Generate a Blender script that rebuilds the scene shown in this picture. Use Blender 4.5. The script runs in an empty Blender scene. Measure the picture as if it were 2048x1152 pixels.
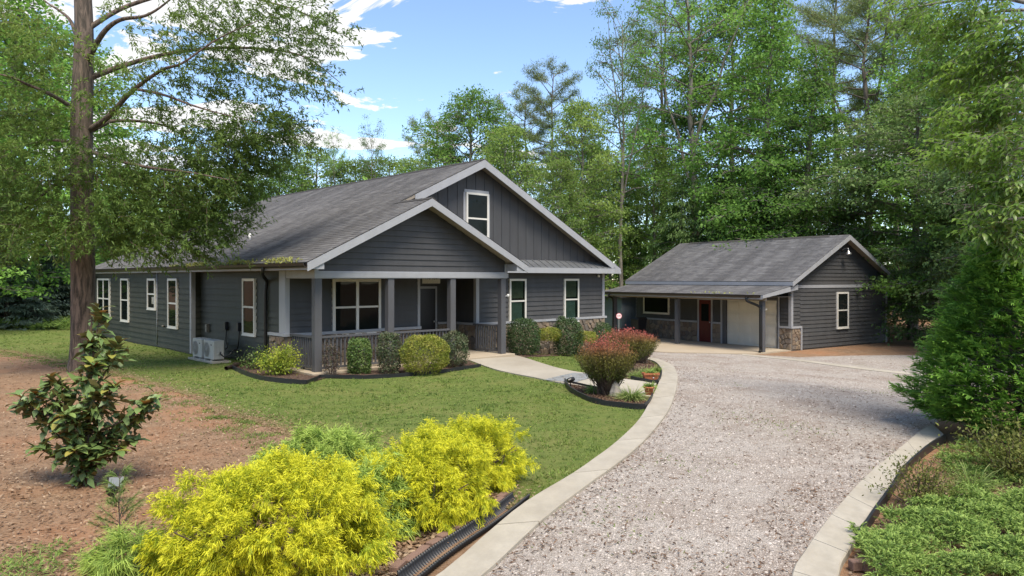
import bpy, bmesh, math, random
import numpy as np
from mathutils import Vector, Matrix
from mathutils.geometry import delaunay_2d_cdt

random.seed(11)
rng = np.random.default_rng(11)
scene = bpy.context.scene
col = scene.collection
R = math.radians

# ------------------------------------------------------------------ camera
CAM_H = 2.54
FPX, HORIZON, CX = 1450.0, 557.0, 1024.0
cam_data = bpy.data.cameras.new('camera')
cam_data.sensor_width = 36.0
cam_data.lens = FPX / 2048 * 36
cam_data.shift_y = -(576 - HORIZON) / 2048
cam_data.clip_start = 0.1
cam_data.clip_end = 3000
cam = bpy.data.objects.new('camera', cam_data)
cam.location = (0, 0, CAM_H)
cam.rotation_euler = (R(90), 0, 0)
col.objects.link(cam)
scene.camera = cam

# ------------------------------------------------------------------ sky and sun
SUN_EL, SUN_AZ = 60.0, 160.0          # azimuth clockwise from +Y (the view direction)
world = bpy.data.worlds.new('World')
scene.world = world
world.use_nodes = True
wn, wl = world.node_tree.nodes, world.node_tree.links
for n in list(wn): wn.remove(n)
w_out = wn.new('ShaderNodeOutputWorld')
w_bg = wn.new('ShaderNodeBackground')
w_bg.inputs['Strength'].default_value = 0.061
sky = wn.new('ShaderNodeTexSky')
sky.sky_type = 'NISHITA'
sky.sun_disc = False
sky.sun_elevation = R(SUN_EL)
sky.sun_rotation = R(SUN_AZ)
sky.altitude = 600
sky.air_density = 0.9
sky.dust_density = 0.05
sky.ozone_density = 1.3
w_tc = wn.new('ShaderNodeTexCoord')
w_sep = wn.new('ShaderNodeSeparateXYZ')
wl.new(w_tc.outputs['Generated'], w_sep.inputs[0])
w_mx = wn.new('ShaderNodeMath'); w_mx.operation = 'MAXIMUM'; w_mx.inputs[1].default_value = 0.02
wl.new(w_sep.outputs['Z'], w_mx.inputs[0])
w_ad = wn.new('ShaderNodeMath'); w_ad.operation = 'ADD'; w_ad.inputs[1].default_value = 0.12
wl.new(w_mx.outputs[0], w_ad.inputs[0])
w_dx = wn.new('ShaderNodeMath'); w_dx.operation = 'DIVIDE'
wl.new(w_sep.outputs['X'], w_dx.inputs[0]); wl.new(w_ad.outputs[0], w_dx.inputs[1])
w_dy = wn.new('ShaderNodeMath'); w_dy.operation = 'DIVIDE'
wl.new(w_sep.outputs['Y'], w_dy.inputs[0]); wl.new(w_ad.outputs[0], w_dy.inputs[1])
w_cmb = wn.new('ShaderNodeCombineXYZ')
wl.new(w_dx.outputs[0], w_cmb.inputs[0]); wl.new(w_dy.outputs[0], w_cmb.inputs[1])
w_map = wn.new('ShaderNodeMapping')
w_map.inputs['Location'].default_value = (1.97, 8.3, 0)
w_map.inputs['Scale'].default_value = (0.8, 1.15, 1)
wl.new(w_cmb.outputs[0], w_map.inputs[0])
w_big = wn.new('ShaderNodeTexNoise'); w_big.inputs['Scale'].default_value = 0.55; w_big.inputs['Detail'].default_value = 1.0
w_noi = wn.new('ShaderNodeTexNoise'); w_noi.inputs['Scale'].default_value = 2.3
w_noi.inputs['Detail'].default_value = 7.0; w_noi.inputs['Roughness'].default_value = 0.62; w_noi.inputs['Distortion'].default_value = 0.5
wl.new(w_map.outputs[0], w_big.inputs['Vector']); wl.new(w_map.outputs[0], w_noi.inputs['Vector'])
w_mix = wn.new('ShaderNodeMath'); w_mix.operation = 'MULTIPLY_ADD'; w_mix.inputs[1].default_value = 0.85
wl.new(w_big.outputs['Fac'], w_mix.inputs[0]); wl.new(w_noi.outputs['Fac'], w_mix.inputs[2])
w_rmp = wn.new('ShaderNodeValToRGB')
w_rmp.color_ramp.elements[0].position = 0.975; w_rmp.color_ramp.elements[0].color = (0, 0, 0, 1)
w_rmp.color_ramp.elements[1].position = 1.30; w_rmp.color_ramp.elements[1].color = (1, 1, 1, 1)
wl.new(w_mix.outputs[0], w_rmp.inputs[0])
w_cm = wn.new('ShaderNodeMix'); w_cm.data_type = 'RGBA'
w_lo = wn.new('ShaderNodeMapRange'); w_lo.inputs['From Min'].default_value = 0.03; w_lo.inputs['From Max'].default_value = 0.16
wl.new(w_sep.outputs['Z'], w_lo.inputs['Value'])
w_fm = wn.new('ShaderNodeMath'); w_fm.operation = 'MULTIPLY'
wl.new(w_rmp.outputs[0], w_fm.inputs[0]); wl.new(w_lo.outputs[0], w_fm.inputs[1])
wl.new(w_fm.outputs[0], w_cm.inputs['Factor'])
wl.new(sky.outputs[0], w_cm.inputs['A'])
w_cm.inputs['B'].default_value = (3.9, 3.9, 3.95, 1)
wl.new(w_cm.outputs['Result'], w_bg.inputs['Color'])
wl.new(w_bg.outputs[0], w_out.inputs['Surface'])

sun_data = bpy.data.lights.new('sun', 'SUN')
sun_data.energy = 1.3
sun_data.angle = R(28)
sun_data.color = (1.0, 0.90, 0.76)
sun = bpy.data.objects.new('sun', sun_data)
az, el = R(SUN_AZ), R(SUN_EL)
sdir = Vector((math.sin(az) * math.cos(el), math.cos(az) * math.cos(el), math.sin(el)))
sun.rotation_euler = (-sdir).to_track_quat('-Z', 'Y').to_euler()
sun.location = (20, -10, 40)
col.objects.link(sun)

# ------------------------------------------------------------------ exposure
scene.view_settings.view_transform = 'Standard'
scene.view_settings.look = 'None'
scene.view_settings.exposure = 2.2
scene.view_settings.gamma = 1.0
scene.view_settings.use_curve_mapping = False
scene.render.engine = 'CYCLES'
scene.cycles.use_denoising = True
scene.cycles.max_bounces = 6
scene.cycles.diffuse_bounces = 3
scene.cycles.glossy_bounces = 3
scene.cycles.transmission_bounces = 3
scene.cycles.transparent_max_bounces = 6
scene.cycles.caustics_reflective = False
scene.cycles.caustics_refractive = False

# ------------------------------------------------------------------ terrain height and pixel-to-ground survey
def sstep(t):
    t = np.clip(t, 0, 1); return t * t * (3 - 2 * t)
def hgt(x, y):
    x = np.asarray(x, float); y = np.asarray(y, float)
    t = 0.75 * x + 0.65 * (y - 20)
    z = -0.58 * sstep((t - 1) / 9.5)
    z = z + 0.85 * sstep((y - 37) / 12)
    z = z + 0.03 * np.sin(x * 0.9) * np.cos(y * 0.7) * sstep((4 - t) / 4)
    return z
def W(px, py, Y):                      # a surveyed point at distance Y
    return np.array([(px - CX) / FPX * Y, Y, CAM_H - (py - HORIZON) / FPX * Y])
def G(px, py):                         # the ground under a sight line
    z = 0.0
    for _ in range(25):
        Y = FPX * (CAM_H - z) / (py - HORIZON); X = (px - CX) / FPX * Y
        z = 0.5 * z + 0.5 * float(hgt(X, Y))
    return (X, Y)
def GP(pts): return [G(*p) for p in pts]

# ------------------------------------------------------------------ object helpers
def link(o, parent=None):
    col.objects.link(o)
    if parent is not None: o.parent = parent
    return o
def tag(o, label=None, cat=None, group=None, kind=None):
    if label: o['label'] = label
    if cat: o['category'] = cat
    if group: o['group'] = group
    if kind: o['kind'] = kind
    return o
def empty(name, loc, rz=0.0, label=None, cat=None, group=None):
    o = bpy.data.objects.new(name, None)
    o.empty_display_size = 0.3
    o.location = loc; o.rotation_euler = (0, 0, rz)
    link(o); return tag(o, label, cat, group)
def mesh_obj(name, V, F, mat, parent=None, smooth=False):
    me = bpy.data.meshes.new(name)
    me.from_pydata([tuple(map(float, v)) for v in V], [], [tuple(int(i) for i in f) for f in F])
    if mat: me.materials.append(mat)
    if smooth: me.polygons.foreach_set('use_smooth', [True] * len(me.polygons))
    me.update()
    return link(bpy.data.objects.new(name, me), parent)
def np_mesh(name, V, F, mat, smooth=False, attrs=None):
    V = np.ascontiguousarray(V, np.float32).reshape(-1, 3); F = np.ascontiguousarray(F, np.int32)
    n, k = F.shape
    me = bpy.data.meshes.new(name)
    me.vertices.add(len(V)); me.vertices.foreach_set('co', V.ravel())
    me.loops.add(n * k); me.loops.foreach_set('vertex_index', F.ravel())
    me.polygons.add(n); me.polygons.foreach_set('loop_start', np.arange(0, n * k, k, dtype=np.int32))
    if smooth: me.polygons.foreach_set('use_smooth', np.ones(n, bool))
    for an, av in (attrs or {}).items():
        a = me.attributes.new(an, 'FLOAT', 'POINT'); a.data.foreach_set('value', np.ascontiguousarray(av, np.float32).ravel())
    if mat: me.materials.append(mat)
    me.update(calc_edges=True)
    return me
def np_obj(name, V, F, mat, parent=None, smooth=False, attrs=None):
    return link(bpy.data.objects.new(name, np_mesh(name, V, F, mat, smooth, attrs)), parent)

BOXF = [(0,3,2,1),(4,5,6,7),(0,1,5,4),(1,2,6,5),(2,3,7,6),(3,0,4,7)]
def boxv(a, b):
    (x0,y0,z0),(x1,y1,z1) = a, b
    return [(x0,y0,z0),(x1,y0,z0),(x1,y1,z0),(x0,y1,z0),(x0,y0,z1),(x1,y0,z1),(x1,y1,z1),(x0,y1,z1)]
def box(name, a, b, mat, parent=None, bevel=0.0):
    a2 = [min(p, q) for p, q in zip(a, b)]; b2 = [max(p, q) for p, q in zip(a, b)]
    if bevel <= 0: return mesh_obj(name, boxv(a2, b2), BOXF, mat, parent)
    bm = bmesh.new(); vs = [bm.verts.new(v) for v in boxv(a2, b2)]
    for f in BOXF: bm.faces.new([vs[i] for i in f])
    bmesh.ops.bevel(bm, geom=bm.edges[:], offset=bevel, segments=1, affect='EDGES')
    me = bpy.data.meshes.new(name); bm.to_mesh(me); bm.free(); me.materials.append(mat)
    return link(bpy.data.objects.new(name, me), parent)
def boxes(name, lst, mat, parent=None):
    V, F = [], []
    for a, b in lst:
        a2 = [min(p, q) for p, q in zip(a, b)]; b2 = [max(p, q) for p, q in zip(a, b)]
        k = len(V); V += boxv(a2, b2); F += [tuple(i + k for i in f) for f in BOXF]
    return mesh_obj(name, V, F, mat, parent)
def prism(name, poly, ext, mat, parent=None):
    """closed polygon of 3-D points pushed along ext"""
    n = len(poly); e = np.array(ext, float)
    V = [np.array(p, float) for p in poly] + [np.array(p, float) + e for p in poly]
    F = [tuple(range(n))[::-1], tuple(range(n, 2 * n))] + [(i, (i + 1) % n, n + (i + 1) % n, n + i) for i in range(n)]
    o = mesh_obj(name, V, F, mat, parent)
    bm = bmesh.new(); bm.from_mesh(o.data); bmesh.ops.recalc_face_normals(bm, faces=bm.faces[:]); bm.to_mesh(o.data); bm.free()
    return o
def tube_arr(path, rad, sides=8, cap=True):
    P = np.array(path, float); n = len(P)
    rad = np.broadcast_to(np.array(rad, float), (n,))
    T = np.gradient(P, axis=0); T /= np.linalg.norm(T, axis=1, keepdims=True) + 1e-9
    ref = np.array([0, 0, 1.0]) if abs(T[0][2]) < 0.9 else np.array([1.0, 0, 0])
    A = np.cross(T, ref); A /= np.linalg.norm(A, axis=1, keepdims=True) + 1e-9
    B = np.cross(T, A)
    th = np.linspace(0, 2 * np.pi, sides, endpoint=False)
    V = P[:, None, :] + rad[:, None, None] * (np.cos(th)[None, :, None] * A[:, None, :] + np.sin(th)[None, :, None] * B[:, None, :])
    V = V.reshape(-1, 3)
    i = np.arange(n - 1)[:, None] * sides; j = np.arange(sides)[None, :]; j2 = (j + 1) % sides
    F = np.stack([i + j, i + j2, i + sides + j2, i + sides + j], -1).reshape(-1, 4)
    return V, F
class Acc:
    def __init__(s): s.V = []; s.F = []; s.n = 0; s.t = []
    def add(s, V, F, t=None):
        V = np.asarray(V, np.float32).reshape(-1, 3); s.V.append(V); s.F.append(np.asarray(F) + s.n); s.n += len(V)
        s.t.append(np.zeros(len(V)) if t is None else np.asarray(t).ravel())
    def mesh(s, name, mat, smooth=False, tip=False):
        return np_mesh(name, np.concatenate(s.V), np.concatenate(s.F), mat, smooth, {'tip': np.concatenate(s.t)} if tip else None)
    def obj(s, name, mat, parent=None, smooth=False, tip=False):
        return link(bpy.data.objects.new(name, s.mesh(name, mat, smooth, tip)), parent)
def tube(name, path, rad, mat, parent=None, sides=8):
    V, F = tube_arr(path, rad, sides); n = len(path)
    F = [tuple(f) for f in F] + [tuple(range(sides))[::-1], tuple(range((n - 1) * sides, n * sides))]
    return mesh_obj(name, V, F, mat, parent, smooth=True)
def lathe(name, prof, mat, parent=None, sides=20, loc=(0, 0, 0)):
    V, F = [], []; n = len(prof)
    for r, z in prof:
        for k in range(sides):
            t = 2 * math.pi * k / sides; V.append((loc[0] + r * math.cos(t), loc[1] + r * math.sin(t), loc[2] + z))
    for i in range(n - 1):
        for k in range(sides):
            k2 = (k + 1) % sides; F.append((i * sides + k, i * sides + k2, (i + 1) * sides + k2, (i + 1) * sides + k))
    F.append(tuple(range(sides))[::-1]); F.append(tuple(range((n - 1) * sides, n * sides)))
    return mesh_obj(name, V, F, mat, parent, smooth=True)

# ------------------------------------------------------------------ materials
def mat_base(name):
    m = bpy.data.materials.new(name); m.use_nodes = True
    nt = m.node_tree; b = nt.nodes['Principled BSDF']
    return m, nt, b
def mixc(nt, fac, a, b):
    n = nt.nodes.new('ShaderNodeMix'); n.data_type = 'RGBA'
    for s, v in (('Factor', fac), ('A', a), ('B', b)):
        if hasattr(v, 'is_linked') or hasattr(v, 'links'): nt.links.new(v, n.inputs[s])
        elif s == 'Factor': n.inputs[s].default_value = v
        else: n.inputs[s].default_value = (*v, 1)
    return n.outputs['Result']
def noise(nt, scale, detail=4, rough=0.55, vec=None, dist=0.0):
    n = nt.nodes.new('ShaderNodeTexNoise'); n.inputs['Scale'].default_value = scale
    n.inputs['Detail'].default_value = detail; n.inputs['Roughness'].default_value = rough; n.inputs['Distortion'].default_value = dist
    if vec is not None: nt.links.new(vec, n.inputs['Vector'])
    return n.outputs['Fac']
def ramp(nt, fac, p0, p1, c0=(0,0,0), c1=(1,1,1)):
    n = nt.nodes.new('ShaderNodeValToRGB'); e = n.color_ramp.elements
    e[0].position = p0; e[1].position = p1; e[0].color = (*c0, 1); e[1].color = (*c1, 1)
    nt.links.new(fac, n.inputs[0]); return n.outputs[0]
def coords(nt, scale=(1,1,1), rot=(0,0,0), src='Object'):
    t = nt.nodes.new('ShaderNodeTexCoord'); m = nt.nodes.new('ShaderNodeMapping')
    m.inputs['Scale'].default_value = scale; m.inputs['Rotation'].default_value = rot
    nt.links.new(t.outputs[src], m.inputs[0]); return m.outputs[0]
def wpos(nt):
    return nt.nodes.new('ShaderNodeNewGeometry').outputs['Position']
def bump(nt, b, h, strength=0.3, dist=0.02):
    n = nt.nodes.new('ShaderNodeBump'); n.inputs['Strength'].default_value = strength; n.inputs['Distance'].default_value = dist
    nt.links.new(h, n.inputs['Height']); nt.links.new(n.outputs[0], b.inputs['Normal'])
def attr(nt, name):
    n = nt.nodes.new('ShaderNodeAttribute'); n.attribute_name = name; return n.outputs['Fac']
def island(nt): return nt.nodes.new('ShaderNodeNewGeometry').outputs['Random Per Island']
def objrand(nt): return nt.nodes.new('ShaderNodeObjectInfo').outputs['Random']
def painted(name, c, rough=0.55, var=0.12, scale=3.0, streak=True, dirt=(0.09, 0.075, 0.055)):
    """painted board: faint weathering, run-off streaks and grain"""
    m, nt, b = mat_base(name)
    v = coords(nt, (1, 1, 0.35) if streak else (1, 1, 1))
    n1 = noise(nt, scale, 5, 0.6, v); n2 = noise(nt, 26, 3, 0.6, coords(nt, (1, 1, 3)))
    c2 = tuple(x * (1 - var) for x in c); c1 = tuple(min(1, x * (1 + var)) for x in c)
    r = ramp(nt, n1, 0.3, 0.72, c2, c1)
    o = nt.nodes.new('ShaderNodeMath'); o.operation = 'MULTIPLY'; o.inputs[1].default_value = 0.12
    nt.links.new(objrand(nt), o.inputs[0])
    r = mixc(nt, o.outputs[0], r, dirt)
    d = ramp(nt, noise(nt, 1.3, 6, 0.65), 0.62, 0.85, (0, 0, 0), (0.35, 0.35, 0.35))
    r = mixc(nt, d, r, dirt)
    nt.links.new(r, b.inputs['Base Color']); b.inputs['Roughness'].default_value = rough
    b.inputs['Specular IOR Level'].default_value = 0.35
    bump(nt, b, n2, 0.12, 0.004)
    return m
def leafmat(name, ca, cb, cc=None, tip=None, base=None, transl=0.3, rough=0.55, nscale=0.8, objvar=0.0, spec=0.25):
    """ca..cb random per leaf, cc in clumps, tip / base along the sprig"""
    m, nt, b = mat_base(name)
    c = mixc(nt, island(nt), ca, cb)
    if cc: c = mixc(nt, ramp(nt, noise(nt, nscale, 3, 0.6), 0.42, 0.68), c, cc)
    if tip or base:
        a = attr(nt, 'tip')
        if base: c = mixc(nt, ramp(nt, a, 0.05, 0.68, (1, 1, 1), (0, 0, 0)), c, base)
        if tip: c = mixc(nt, ramp(nt, a, 0.55, 1.0), c, tip)
    if objvar:
        hsv = nt.nodes.new('ShaderNodeHueSaturation')
        mr = nt.nodes.new('ShaderNodeMapRange'); mr.inputs['To Min'].default_value = 1 - objvar; mr.inputs['To Max'].default_value = 1 + objvar
        nt.links.new(objrand(nt), mr.inputs['Value']); nt.links.new(mr.outputs[0], hsv.inputs['Value'])
        nt.links.new(c, hsv.inputs['Color']); c = hsv.outputs[0]
    nt.links.new(c, b.inputs['Base Color']); b.inputs['Roughness'].default_value = rough
    b.inputs['Specular IOR Level'].default_value = spec
    t = nt.nodes.new('ShaderNodeBsdfTranslucent'); nt.links.new(c, t.inputs['Color'])
    mx = nt.nodes.new('ShaderNodeMixShader'); mx.inputs[0].default_value = transl
    nt.links.new(b.outputs[0], mx.inputs[1]); nt.links.new(t.outputs[0], mx.inputs[2])
    nt.links.new(mx.outputs[0], nt.nodes['Material Output'].inputs['Surface'])
    return m
def bark(name, ca, cb, scale=9):
    m, nt, b = mat_base(name)
    v = coords(nt, (1, 1, 0.16)); n1 = noise(nt, scale, 6, 0.7, v, 0.6); n2 = noise(nt, 1.1, 3)
    c = ramp(nt, n1, 0.40, 0.60, ca, cb); c = mixc(nt, ramp(nt, n2, 0.5, 0.75, (0, 0, 0), (0.4, 0.4, 0.4)), c, (0.10, 0.11, 0.08))
    nt.links.new(c, b.inputs['Base Color']); b.inputs['Roughness'].default_value = 0.9
    bump(nt, b, n1, 0.9, 0.05); return m
def plain(name, c, rough=0.5, metal=0.0, var=0.1, scale=12, spec=0.4):
    m, nt, b = mat_base(name)
    r = ramp(nt, noise(nt, scale, 4), 0.3, 0.7, tuple(x * (1 - var) for x in c), tuple(min(1, x * (1 + var)) for x in c))
    nt.links.new(r, b.inputs['Base Color']); b.inputs['Roughness'].default_value = rough; b.inputs['Metallic'].default_value = metal
    b.inputs['Specular IOR Level'].default_value = spec
    return m

M = {}
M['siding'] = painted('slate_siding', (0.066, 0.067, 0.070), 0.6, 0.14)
M['siding_side'] = painted('shaded_siding', (0.040, 0.044, 0.035), 0.6, 0.16)  # slate siding darkened: the side wall's shade and green reflection put into colour
M['batten'] = painted('slate_board_and_batten', (0.062, 0.065, 0.071), 0.6, 0.12)
M['post'] = painted('grey_post_paint', (0.088, 0.090, 0.098), 0.55, 0.10)
M['trim'] = painted('pale_grey_trim', (0.34, 0.35, 0.37), 0.5, 0.07)
M['soffit'] = painted('tan_soffit', (0.30, 0.26, 0.21), 0.7, 0.10)
M['darksoffit'] = painted('darkened_porch_ceiling', (0.10, 0.10, 0.10), 0.7, 0.10)  # soffit colour darkened to dim its reflection in the porch windows
M['cream'] = painted('cream_window_trim', (0.68, 0.66, 0.60), 0.45, 0.05, dirt=(0.35, 0.31, 0.25))
M['gdoor'] = painted('cream_garage_door', (0.74, 0.70, 0.60), 0.5, 0.06, dirt=(0.45, 0.40, 0.30))
M['black'] = plain('black_aluminium', (0.013, 0.013, 0.013), 0.35, 0.0, 0.2)
M['brown_gutter'] = plain('dark_brown_gutter', (0.035, 0.026, 0.022), 0.4, 0.0, 0.2)
M['reddoor'] = painted('red_door_paint', (0.105, 0.010, 0.010), 0.4, 0.12)
M['darkdoor'] = plain('near_black_door', (0.012, 0.010, 0.010), 0.4, 0.0, 0.2)
M['metalroof'] = plain('grey_standing_seam', (0.22, 0.23, 0.24), 0.38, 0.55, 0.12, 4)
M['white'] = plain('white_plastic', (0.72, 0.72, 0.70), 0.45, 0.0, 0.05)
M['acwhite'] = painted('ac_casing', (0.50, 0.49, 0.45), 0.45, 0.08, dirt=(0.32, 0.28, 0.22))
M['acgrille'] = plain('ac_grille', (0.16, 0.15, 0.13), 0.5, 0.0, 0.2)
M['silver'] = plain('galvanised_steel', (0.62, 0.63, 0.64), 0.3, 0.85, 0.1)
M['shedblue'] = painted('blue_grey_shed', (0.19, 0.23, 0.26), 0.6, 0.08)
M['terracotta'] = plain('terracotta', (0.36, 0.12, 0.055), 0.75, 0.0, 0.25, 9)
M['blackplastic'] = plain('black_plastic', (0.018, 0.019, 0.022), 0.45, 0.0, 0.3)
M['curtain'] = plain('pale_curtain', (0.42, 0.50, 0.47), 0.8, 0.0, 0.15, 5)
M['blind'] = plain('tan_blind', (0.45, 0.40, 0.30), 0.7, 0.0, 0.15, 5)
M['signboard'] = plain('weathered_sign_board', (0.42, 0.41, 0.35), 0.8, 0.0, 0.2, 9)
M['signred'] = plain('sign_red', (0.52, 0.05, 0.09), 0.5)
M['signwhite'] = plain('sign_white', (0.80, 0.72, 0.72), 0.5)
M['ink'] = plain('dark_ink', (0.02, 0.018, 0.016), 0.7)
M['void'] = plain('dark_interior', (0.010, 0.010, 0.010), 0.9)

def make_glass(name, fac, tint):
    m, nt, b = mat_base(name)
    b.inputs['Base Color'].default_value = (*tint, 1); b.inputs['Roughness'].default_value = 0.02
    b.inputs['Specular IOR Level'].default_value = 0.12
    wv = noise(nt, 1.5, 2); bump(nt, b, wv, 0.05, 0.05)
    if fac > 0:
        t = nt.nodes.new('ShaderNodeBsdfTransparent'); t.inputs[0].default_value = (0.75, 0.85, 0.80, 1)
        mx = nt.nodes.new('ShaderNodeMixShader'); mx.inputs[0].default_value = fac
        nt.links.new(b.outputs[0], mx.inputs[1]); nt.links.new(t.outputs[0], mx.inputs[2])
        nt.links.new(mx.outputs[0], nt.nodes['Material Output'].inputs['Surface'])
    return m
M['glass'] = make_glass('dark_window_glass', 0.0, (0.010, 0.013, 0.012))
M['glass_clear'] = make_glass('clear_window_glass', 0.62, (0.010, 0.016, 0.014))

def stone_mat():
    m, nt, b = mat_base('fieldstone')
    r = objrand(nt)
    n = nt.nodes.new('ShaderNodeValToRGB'); e = n.color_ramp.elements
    e[0].position = 0; e[0].color = (0.23, 0.165, 0.11, 1); e[1].position = 1; e[1].color = (0.14, 0.125, 0.11, 1)
    for p, c in ((0.2, (0.29, 0.22, 0.15)), (0.4, (0.17, 0.115, 0.08)), (0.6, (0.32, 0.25, 0.17)), (0.8, (0.19, 0.155, 0.125))):
        x = e.new(p); x.color = (*c, 1)
    nt.links.new(r, n.inputs[0])
    nz = noise(nt, 14, 6, 0.65); c = mixc(nt, ramp(nt, nz, 0.35, 0.7, (0, 0, 0), (0.6, 0.6, 0.6)), n.outputs[0], (0.13, 0.11, 0.09))
    nt.links.new(c, b.inputs['Base Color']); b.inputs['Roughness'].default_value = 0.9
    bump(nt, b, nz, 0.7, 0.02); return m
M['stone'] = stone_mat()
M['mortar'] = plain('mortar', (0.17, 0.15, 0.125), 0.95, 0, 0.2, 20)

def shingle_mat():
    m, nt, b = mat_base('asphalt_shingle')
    i = island(nt)
    c = ramp(nt, i, 0.0, 1.0, (0.118, 0.115, 0.116), (0.195, 0.190, 0.188))
    # algae streaks running down the slope: object x is up-slope, y along the eave
    s = noise(nt, 1.0, 5, 0.6, coords(nt, (0.20, 1.35, 0.20)), 0.25)
    c = mixc(nt, ramp(nt, s, 0.43, 0.60, (0, 0, 0), (0.55, 0.55, 0.55)), c, (0.064, 0.062, 0.064))
    g = noise(nt, 90, 3, 0.7); c = mixc(nt, ramp(nt, g, 0.4, 0.75, (0, 0, 0), (0.35, 0.35, 0.35)), c, (0.26, 0.25, 0.24))
    nt.links.new(c, b.inputs['Base Color']); b.inputs['Roughness'].default_value = 0.92
    b.inputs['Specular IOR Level'].default_value = 0.2
    bump(nt, b, g, 0.5, 0.006); return m
M['shingle'] = shingle_mat()
M['ridgecap'] = plain('ridge_cap', (0.055, 0.052, 0.050), 0.9, 0, 0.25, 8)

def concrete_mat(name, c, stain=(0.30, 0.25, 0.18), amt=0.5):
    m, nt, b = mat_base(name)
    n1 = noise(nt, 0.9, 6, 0.62); n2 = noise(nt, 60, 4, 0.7); n3 = noise(nt, 5, 5, 0.6)
    r = ramp(nt, n3, 0.3, 0.7, tuple(x * 0.86 for x in c), tuple(x * 1.08 for x in c))
    r = mixc(nt, ramp(nt, n1, 0.48, 0.72, (0, 0, 0), (amt, amt, amt)), r, stain)
    r = mixc(nt, ramp(nt, n2, 0.45, 0.8, (0, 0, 0), (0.3, 0.3, 0.3)), r, tuple(x * 0.6 for x in c))
    nt.links.new(r, b.inputs['Base Color']); b.inputs['Roughness'].default_value = 0.88
    bump(nt, b, n2, 0.25, 0.004); return m
M['concrete'] = concrete_mat('kerb_concrete', (0.40, 0.365, 0.30), (0.22, 0.18, 0.125), .5)
M['slab'] = concrete_mat('slab_concrete', (0.40, 0.335, 0.25), (0.36, 0.26, 0.14), 0.6)

# ------------------------------------------------------------------ polygon tools
def inpoly(P, poly):
    P = np.asarray(P); x, y = P[:, 0], P[:, 1]; ins = np.zeros(len(P), bool); n = len(poly); j = n - 1
    for i in range(n):
        xi, yi = poly[i]; xj, yj = poly[j]
        c = ((yi > y) != (yj > y)) & (x < (xj - xi) * (y - yi) / (yj - yi + 1e-12) + xi); ins ^= c; j = i
    return ins
def dist_poly(P, line):
    P = np.asarray(P)[:, :2]; d = np.full(len(P), 1e9)
    for a, b in zip(line[:-1], line[1:]):
        a = np.array(a); b = np.array(b); ab = b - a
        t = np.clip(((P - a) @ ab) / (ab @ ab + 1e-12), 0, 1)[:, None]
        d = np.minimum(d, np.linalg.norm(P - (a + t * ab), axis=1))
    return d
def smooth_line(pts, k=6):
    P = np.array(pts, float); n = len(P); out = []
    for i in range(n - 1):
        p0, p1, p2, p3 = P[max(i - 1, 0)], P[i], P[i + 1], P[min(i + 2, n - 1)]
        for t in np.arange(k) / k:
            out.append(0.5 * ((2 * p1) + (-p0 + p2) * t + (2 * p0 - 5 * p1 + 4 * p2 - p3) * t * t + (-p0 + 3 * p1 - 3 * p2 + p3) * t ** 3))
    out.append(P[-1]); return [tuple(p) for p in out]
def patch(name, poly, off, mat, grid=0.5, parent=None, skirt=0.0, zfun=None, edge=None):
    zf = zfun or (lambda x, y: hgt(x, y))
    P = [Vector(p) for p in poly]; n = len(P)
    xs = [p[0] for p in poly]; ys = [p[1] for p in poly]
    gx, gy = np.meshgrid(np.arange(min(xs), max(xs), grid), np.arange(min(ys), max(ys), grid))
    Q = np.stack([gx.ravel(), gy.ravel()], 1) + rng.uniform(-.1, .1, (gx.size, 2)) * grid
    ins = inpoly(Q, poly) & (dist_poly(Q, list(poly) + [poly[0]]) > grid * 0.3)
    allp = P + [Vector(q) for q in Q[ins]]
    vv, ee, ff = delaunay_2d_cdt(allp, [(i, (i + 1) % n) for i in range(n)], [], 1, 1e-5)[:3]
    A = np.array([(v[0], v[1]) for v in vv]); Z = zf(A[:, 0], A[:, 1]) + off
    V = [(a[0], a[1], z) for a, z in zip(A, Z)]; F = [tuple(f) for f in ff]
    if skirt > 0:
        base = len(V)
        for p in poly: z = float(zf(p[0], p[1])) + off; V += [(p[0], p[1], z - 0.002), (p[0], p[1], z - skirt)]
        for i in range(n):
            j = (i + 1) % n; F.append((base + 2 * i, base + 2 * j, base + 2 * j + 1, base + 2 * i + 1))
    o = mesh_obj(name, V, F, mat, parent, smooth=False)
    if edge is not None:
        d = np.zeros(len(V), np.float32); d[:len(A)] = np.clip(dist_poly(A, edge), 0, 5)
        a = o.data.attributes.new('edge', 'FLOAT', 'POINT'); a.data.foreach_set('value', d)
    return o

# ------------------------------------------------------------------ ground materials
def dirt_mat():
    m, nt, b = mat_base('red_clay_and_bark')
    p = wpos(nt); n1 = noise(nt, 0.45, 5, 0.6, p); n2 = noise(nt, 3.2, 6, 0.7, p, 0.5); n3 = noise(nt, 38, 4, 0.75, p)
    c = ramp(nt, n2, 0.32, 0.68, (0.19, 0.113, 0.064), (0.32, 0.21, 0.13))
    c = mixc(nt, ramp(nt, n1, 0.45, 0.66, (0, 0, 0), (0.75, 0.75, 0.75)), c, (0.36, 0.175, 0.088))
    c = mixc(nt, ramp(nt, n3, 0.5, 0.75, (0, 0, 0), (0.6, 0.6, 0.6)), c, (0.34, 0.27, 0.21))
    c = mixc(nt, ramp(nt, n3, 0.28, 0.45, (0.55, 0.55, 0.55), (0, 0, 0)), c, (0.075, 0.045, 0.03))
    nt.links.new(c, b.inputs['Base Color']); b.inputs['Roughness'].default_value = 0.95
    b.inputs['Specular IOR Level'].default_value = 0.15
    bump(nt, b, n3, 0.8, 0.03); return m
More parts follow.
